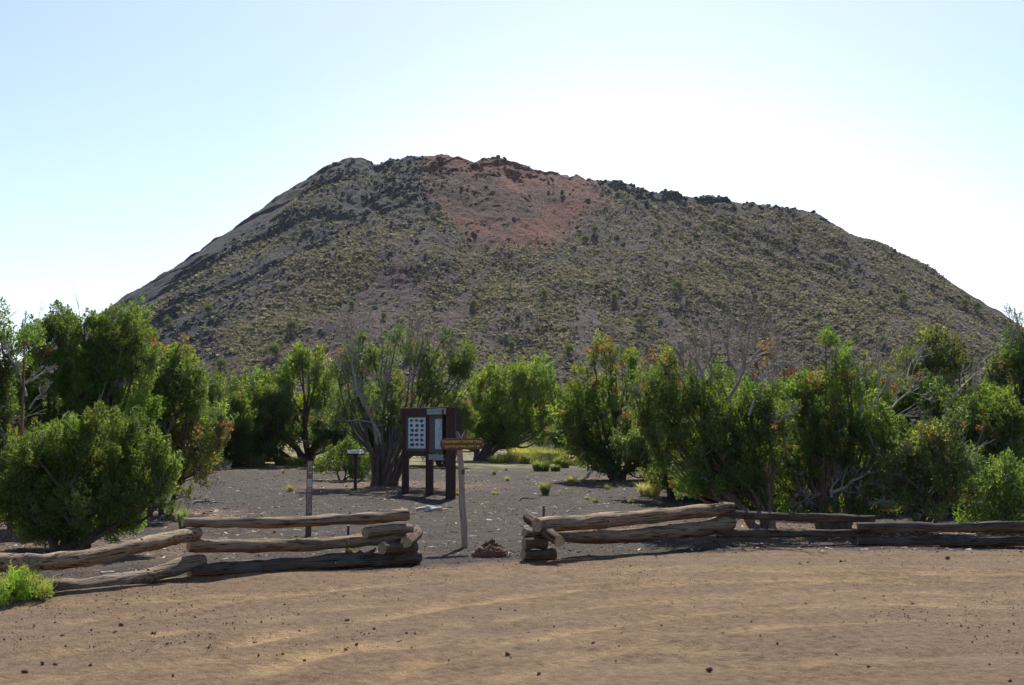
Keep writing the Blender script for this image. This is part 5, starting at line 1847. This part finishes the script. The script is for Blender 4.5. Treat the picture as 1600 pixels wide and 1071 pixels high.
def leafy(label, px, D, lobes, seed, cols, s=1.0, M=34, dens=1.0, name='green_shrub', stems=8, ll=0.045, lw=0.014):
    """rounded bush of thin upright shoots"""
    rng = np.random.default_rng(seed)
    b = gp(px, D); b0 = np.array(b); k = D / F
    pr = make_sprays(6, M, 0.20 * s, 0.05 * s, ll * s, lw * s, seed, 1.2)
    VV = []; CC = []
    mbw = MB()
    for (lx, ly, rx, ry) in lobes:
        c = np.array(at(lx, ly, D + rng.uniform(-.15, .15)))
        rad = np.array([rx * k, rx * k, ry * k])
        n = int(max(10, rad[0] * rad[2] * 4 * math.pi / (0.012 * s * s) * dens))
        u = rng.normal(0, 1, (n, 3)); u /= np.linalg.norm(u, axis=1, keepdims=True)
        p = c + u * rad * (0.3 + 0.72 * rng.random((n, 1)) ** .6) * (1 + .2 * rng.normal(0, 1, (n, 1)) * .6)
        p[:, 2] = np.maximum(p[:, 2], b0[2] + 0.01)
        A = u * .5 + np.array([0, 0, .9]) + rng.normal(0, .25, (n, 3)); A /= np.linalg.norm(A, axis=1, keepdims=True)
        X = np.cross(A, rng.normal(0, 1, (n, 3))); X /= np.linalg.norm(X, axis=1, keepdims=True)
        Rm = np.stack([X, np.cross(A, X), A], -1)
        V = np.einsum('nij,nmkj->nmki', Rm, pr[rng.integers(0, 6, n)]) * (0.6 + .8 * rng.random(n))[:, None, None, None] + p[:, None, None, :]
        cs = np.array(cols)[rng.integers(0, len(cols), n)] * (.75 + .5 * rng.random((n, 1)))
        CC.append(np.repeat(cs, M * 3, 0)); VV.append(V.reshape(-1, 3))
        for q in range(stems):
            e = p[rng.integers(0, n)]
            mid = (b0 * .5 + e * .5) + rng.normal(0, .02, 3); mid[2] = b0[2] * .45 + e[2] * .55
            mbw.tube(np.array([b0 + [0, 0, -.02], mid, e]) - b0, [.008 * s, .006 * s, .003 * s], 4, np.array([.16, .14, .08]), cap=False)
    root = empty(name, b, label, 'shrub')
    V = np.vstack(VV) - b0
    mesh('foliage', V, np.arange(len(V)).reshape(-1, 3), M_grass, root, np.vstack(CC))
    mbw.build('stems', M_bark, root)
    return root


LIME = [(0.26, 0.42, 0.045), (0.32, 0.46, 0.06), (0.20, 0.33, 0.04), (0.32, 0.34, 0.12)]
leafy('round lime green bush in front of the left log fence', 30, 12.1, [(30, 923, 18, 18), (26, 912, 13, 12), (33, 934, 14, 10), (39, 918, 9, 13)], 1, LIME, .62, 40, 1.5, ll=.05, lw=.006)
leafy('small yellow lime bush beside the larger lime bush at the left fence', 64, 12.2, [(64, 922, 12, 14), (66, 932, 11, 9), (58, 915, 7, 8)], 2, [(0.30, 0.38, 0.06), (0.34, 0.36, 0.10)], .55, 36, 1.3, ll=.05, lw=.006)
leafy('lime green bush cut off by the left edge of the photo', 2, 11.8, [(0, 935, 11, 16), (-12, 940, 14, 20)], 3, LIME, .6, 36, 1.2, ll=.05, lw=.006)
leafy('thin spindly green weed right of the small yellow lime bush', 88, 12.4, [(88, 922, 12, 14)], 4, [(0.16, 0.24, 0.06)], .5, 10, .35, ll=.04, lw=.01, name='weed')
leafy('bright light green broad leafed shrub behind the right log fence near the right edge', 1560, 20.5,
      [(1560, 780, 40, 32), (1530, 790, 34, 28), (1590, 775, 34, 34), (1572, 745, 16, 20), (1545, 760, 24, 20), (1600, 750, 22, 22), (1525, 815, 30, 18), (1575, 815, 40, 20), (1630, 780, 40, 40), (1568, 728, 5, 10)],
      5, [(0.19, 0.28, 0.065), (0.25, 0.34, 0.08), (0.13, 0.21, 0.055)], 1.0, 22, .75, ll=.05, lw=.016)


# dead leaves and pale wood chips on the cinders under the trees
def build_litter():
    rng = np.random.default_rng(91)
    xs, ys = [], []
    for (x, y, r) in TREE_BASES:
        if y > 42: continue
        n = 260
        a = rng.random(n) * 6.28; q = r * 1.1 * np.sqrt(rng.random(n))
        xs.append(x + q * np.cos(a)); ys.append(y - .4 + q * np.sin(a))
    n = 7000
    yy = 16.5 + 28 * rng.random(n)
    xs.append((rng.random(n) * 2 - 1) * yy * .4); ys.append(yy)
    x = np.concatenate(xs); y = np.concatenate(ys)
    k = y > fence_y(x) - 0.2
    x, y = x[k], y[k]
    n = len(x)
    z = gz(x, y) + 0.004
    a = rng.random(n) * 6.28
    L = 0.015 + 0.06 * rng.random(n) ** 3
    d = np.stack([np.cos(a), np.sin(a), rng.normal(0, .15, n)], 1) * L[:, None]
    s = np.stack([-np.sin(a), np.cos(a), rng.normal(0, .3, n)], 1) * (L * .22 + .003)[:, None]
    p = np.stack([x, y, z], 1)
    u = np.array([0, 0, 1.0]) * 0.006
    V = np.stack([p - d - s, p + d - s, p + d + s, p - d + s, p + u + d * 0.2, ], 1).reshape(-1, 3)
    i = np.arange(n)[:, None] * 5
    T = np.vstack([i + np.array([[0, 1, 4]]), i + np.array([[1, 2, 4]]), i + np.array([[2, 3, 4]]), i + np.array([[3, 0, 4]])])
    c = np.where(rng.random((n, 1)) < .3, np.array([.42, .38, .34]), np.array([.16, .11, .08])) * (.7 + .6 * rng.random((n, 1)))
    o = mesh('twig_litter', V, T, M_dead, None, np.repeat(c, 5, 0))
    tag(o, 'scattered wood chips and twigs on the cinders under the junipers', 'litter', kind='stuff')


build_litter()
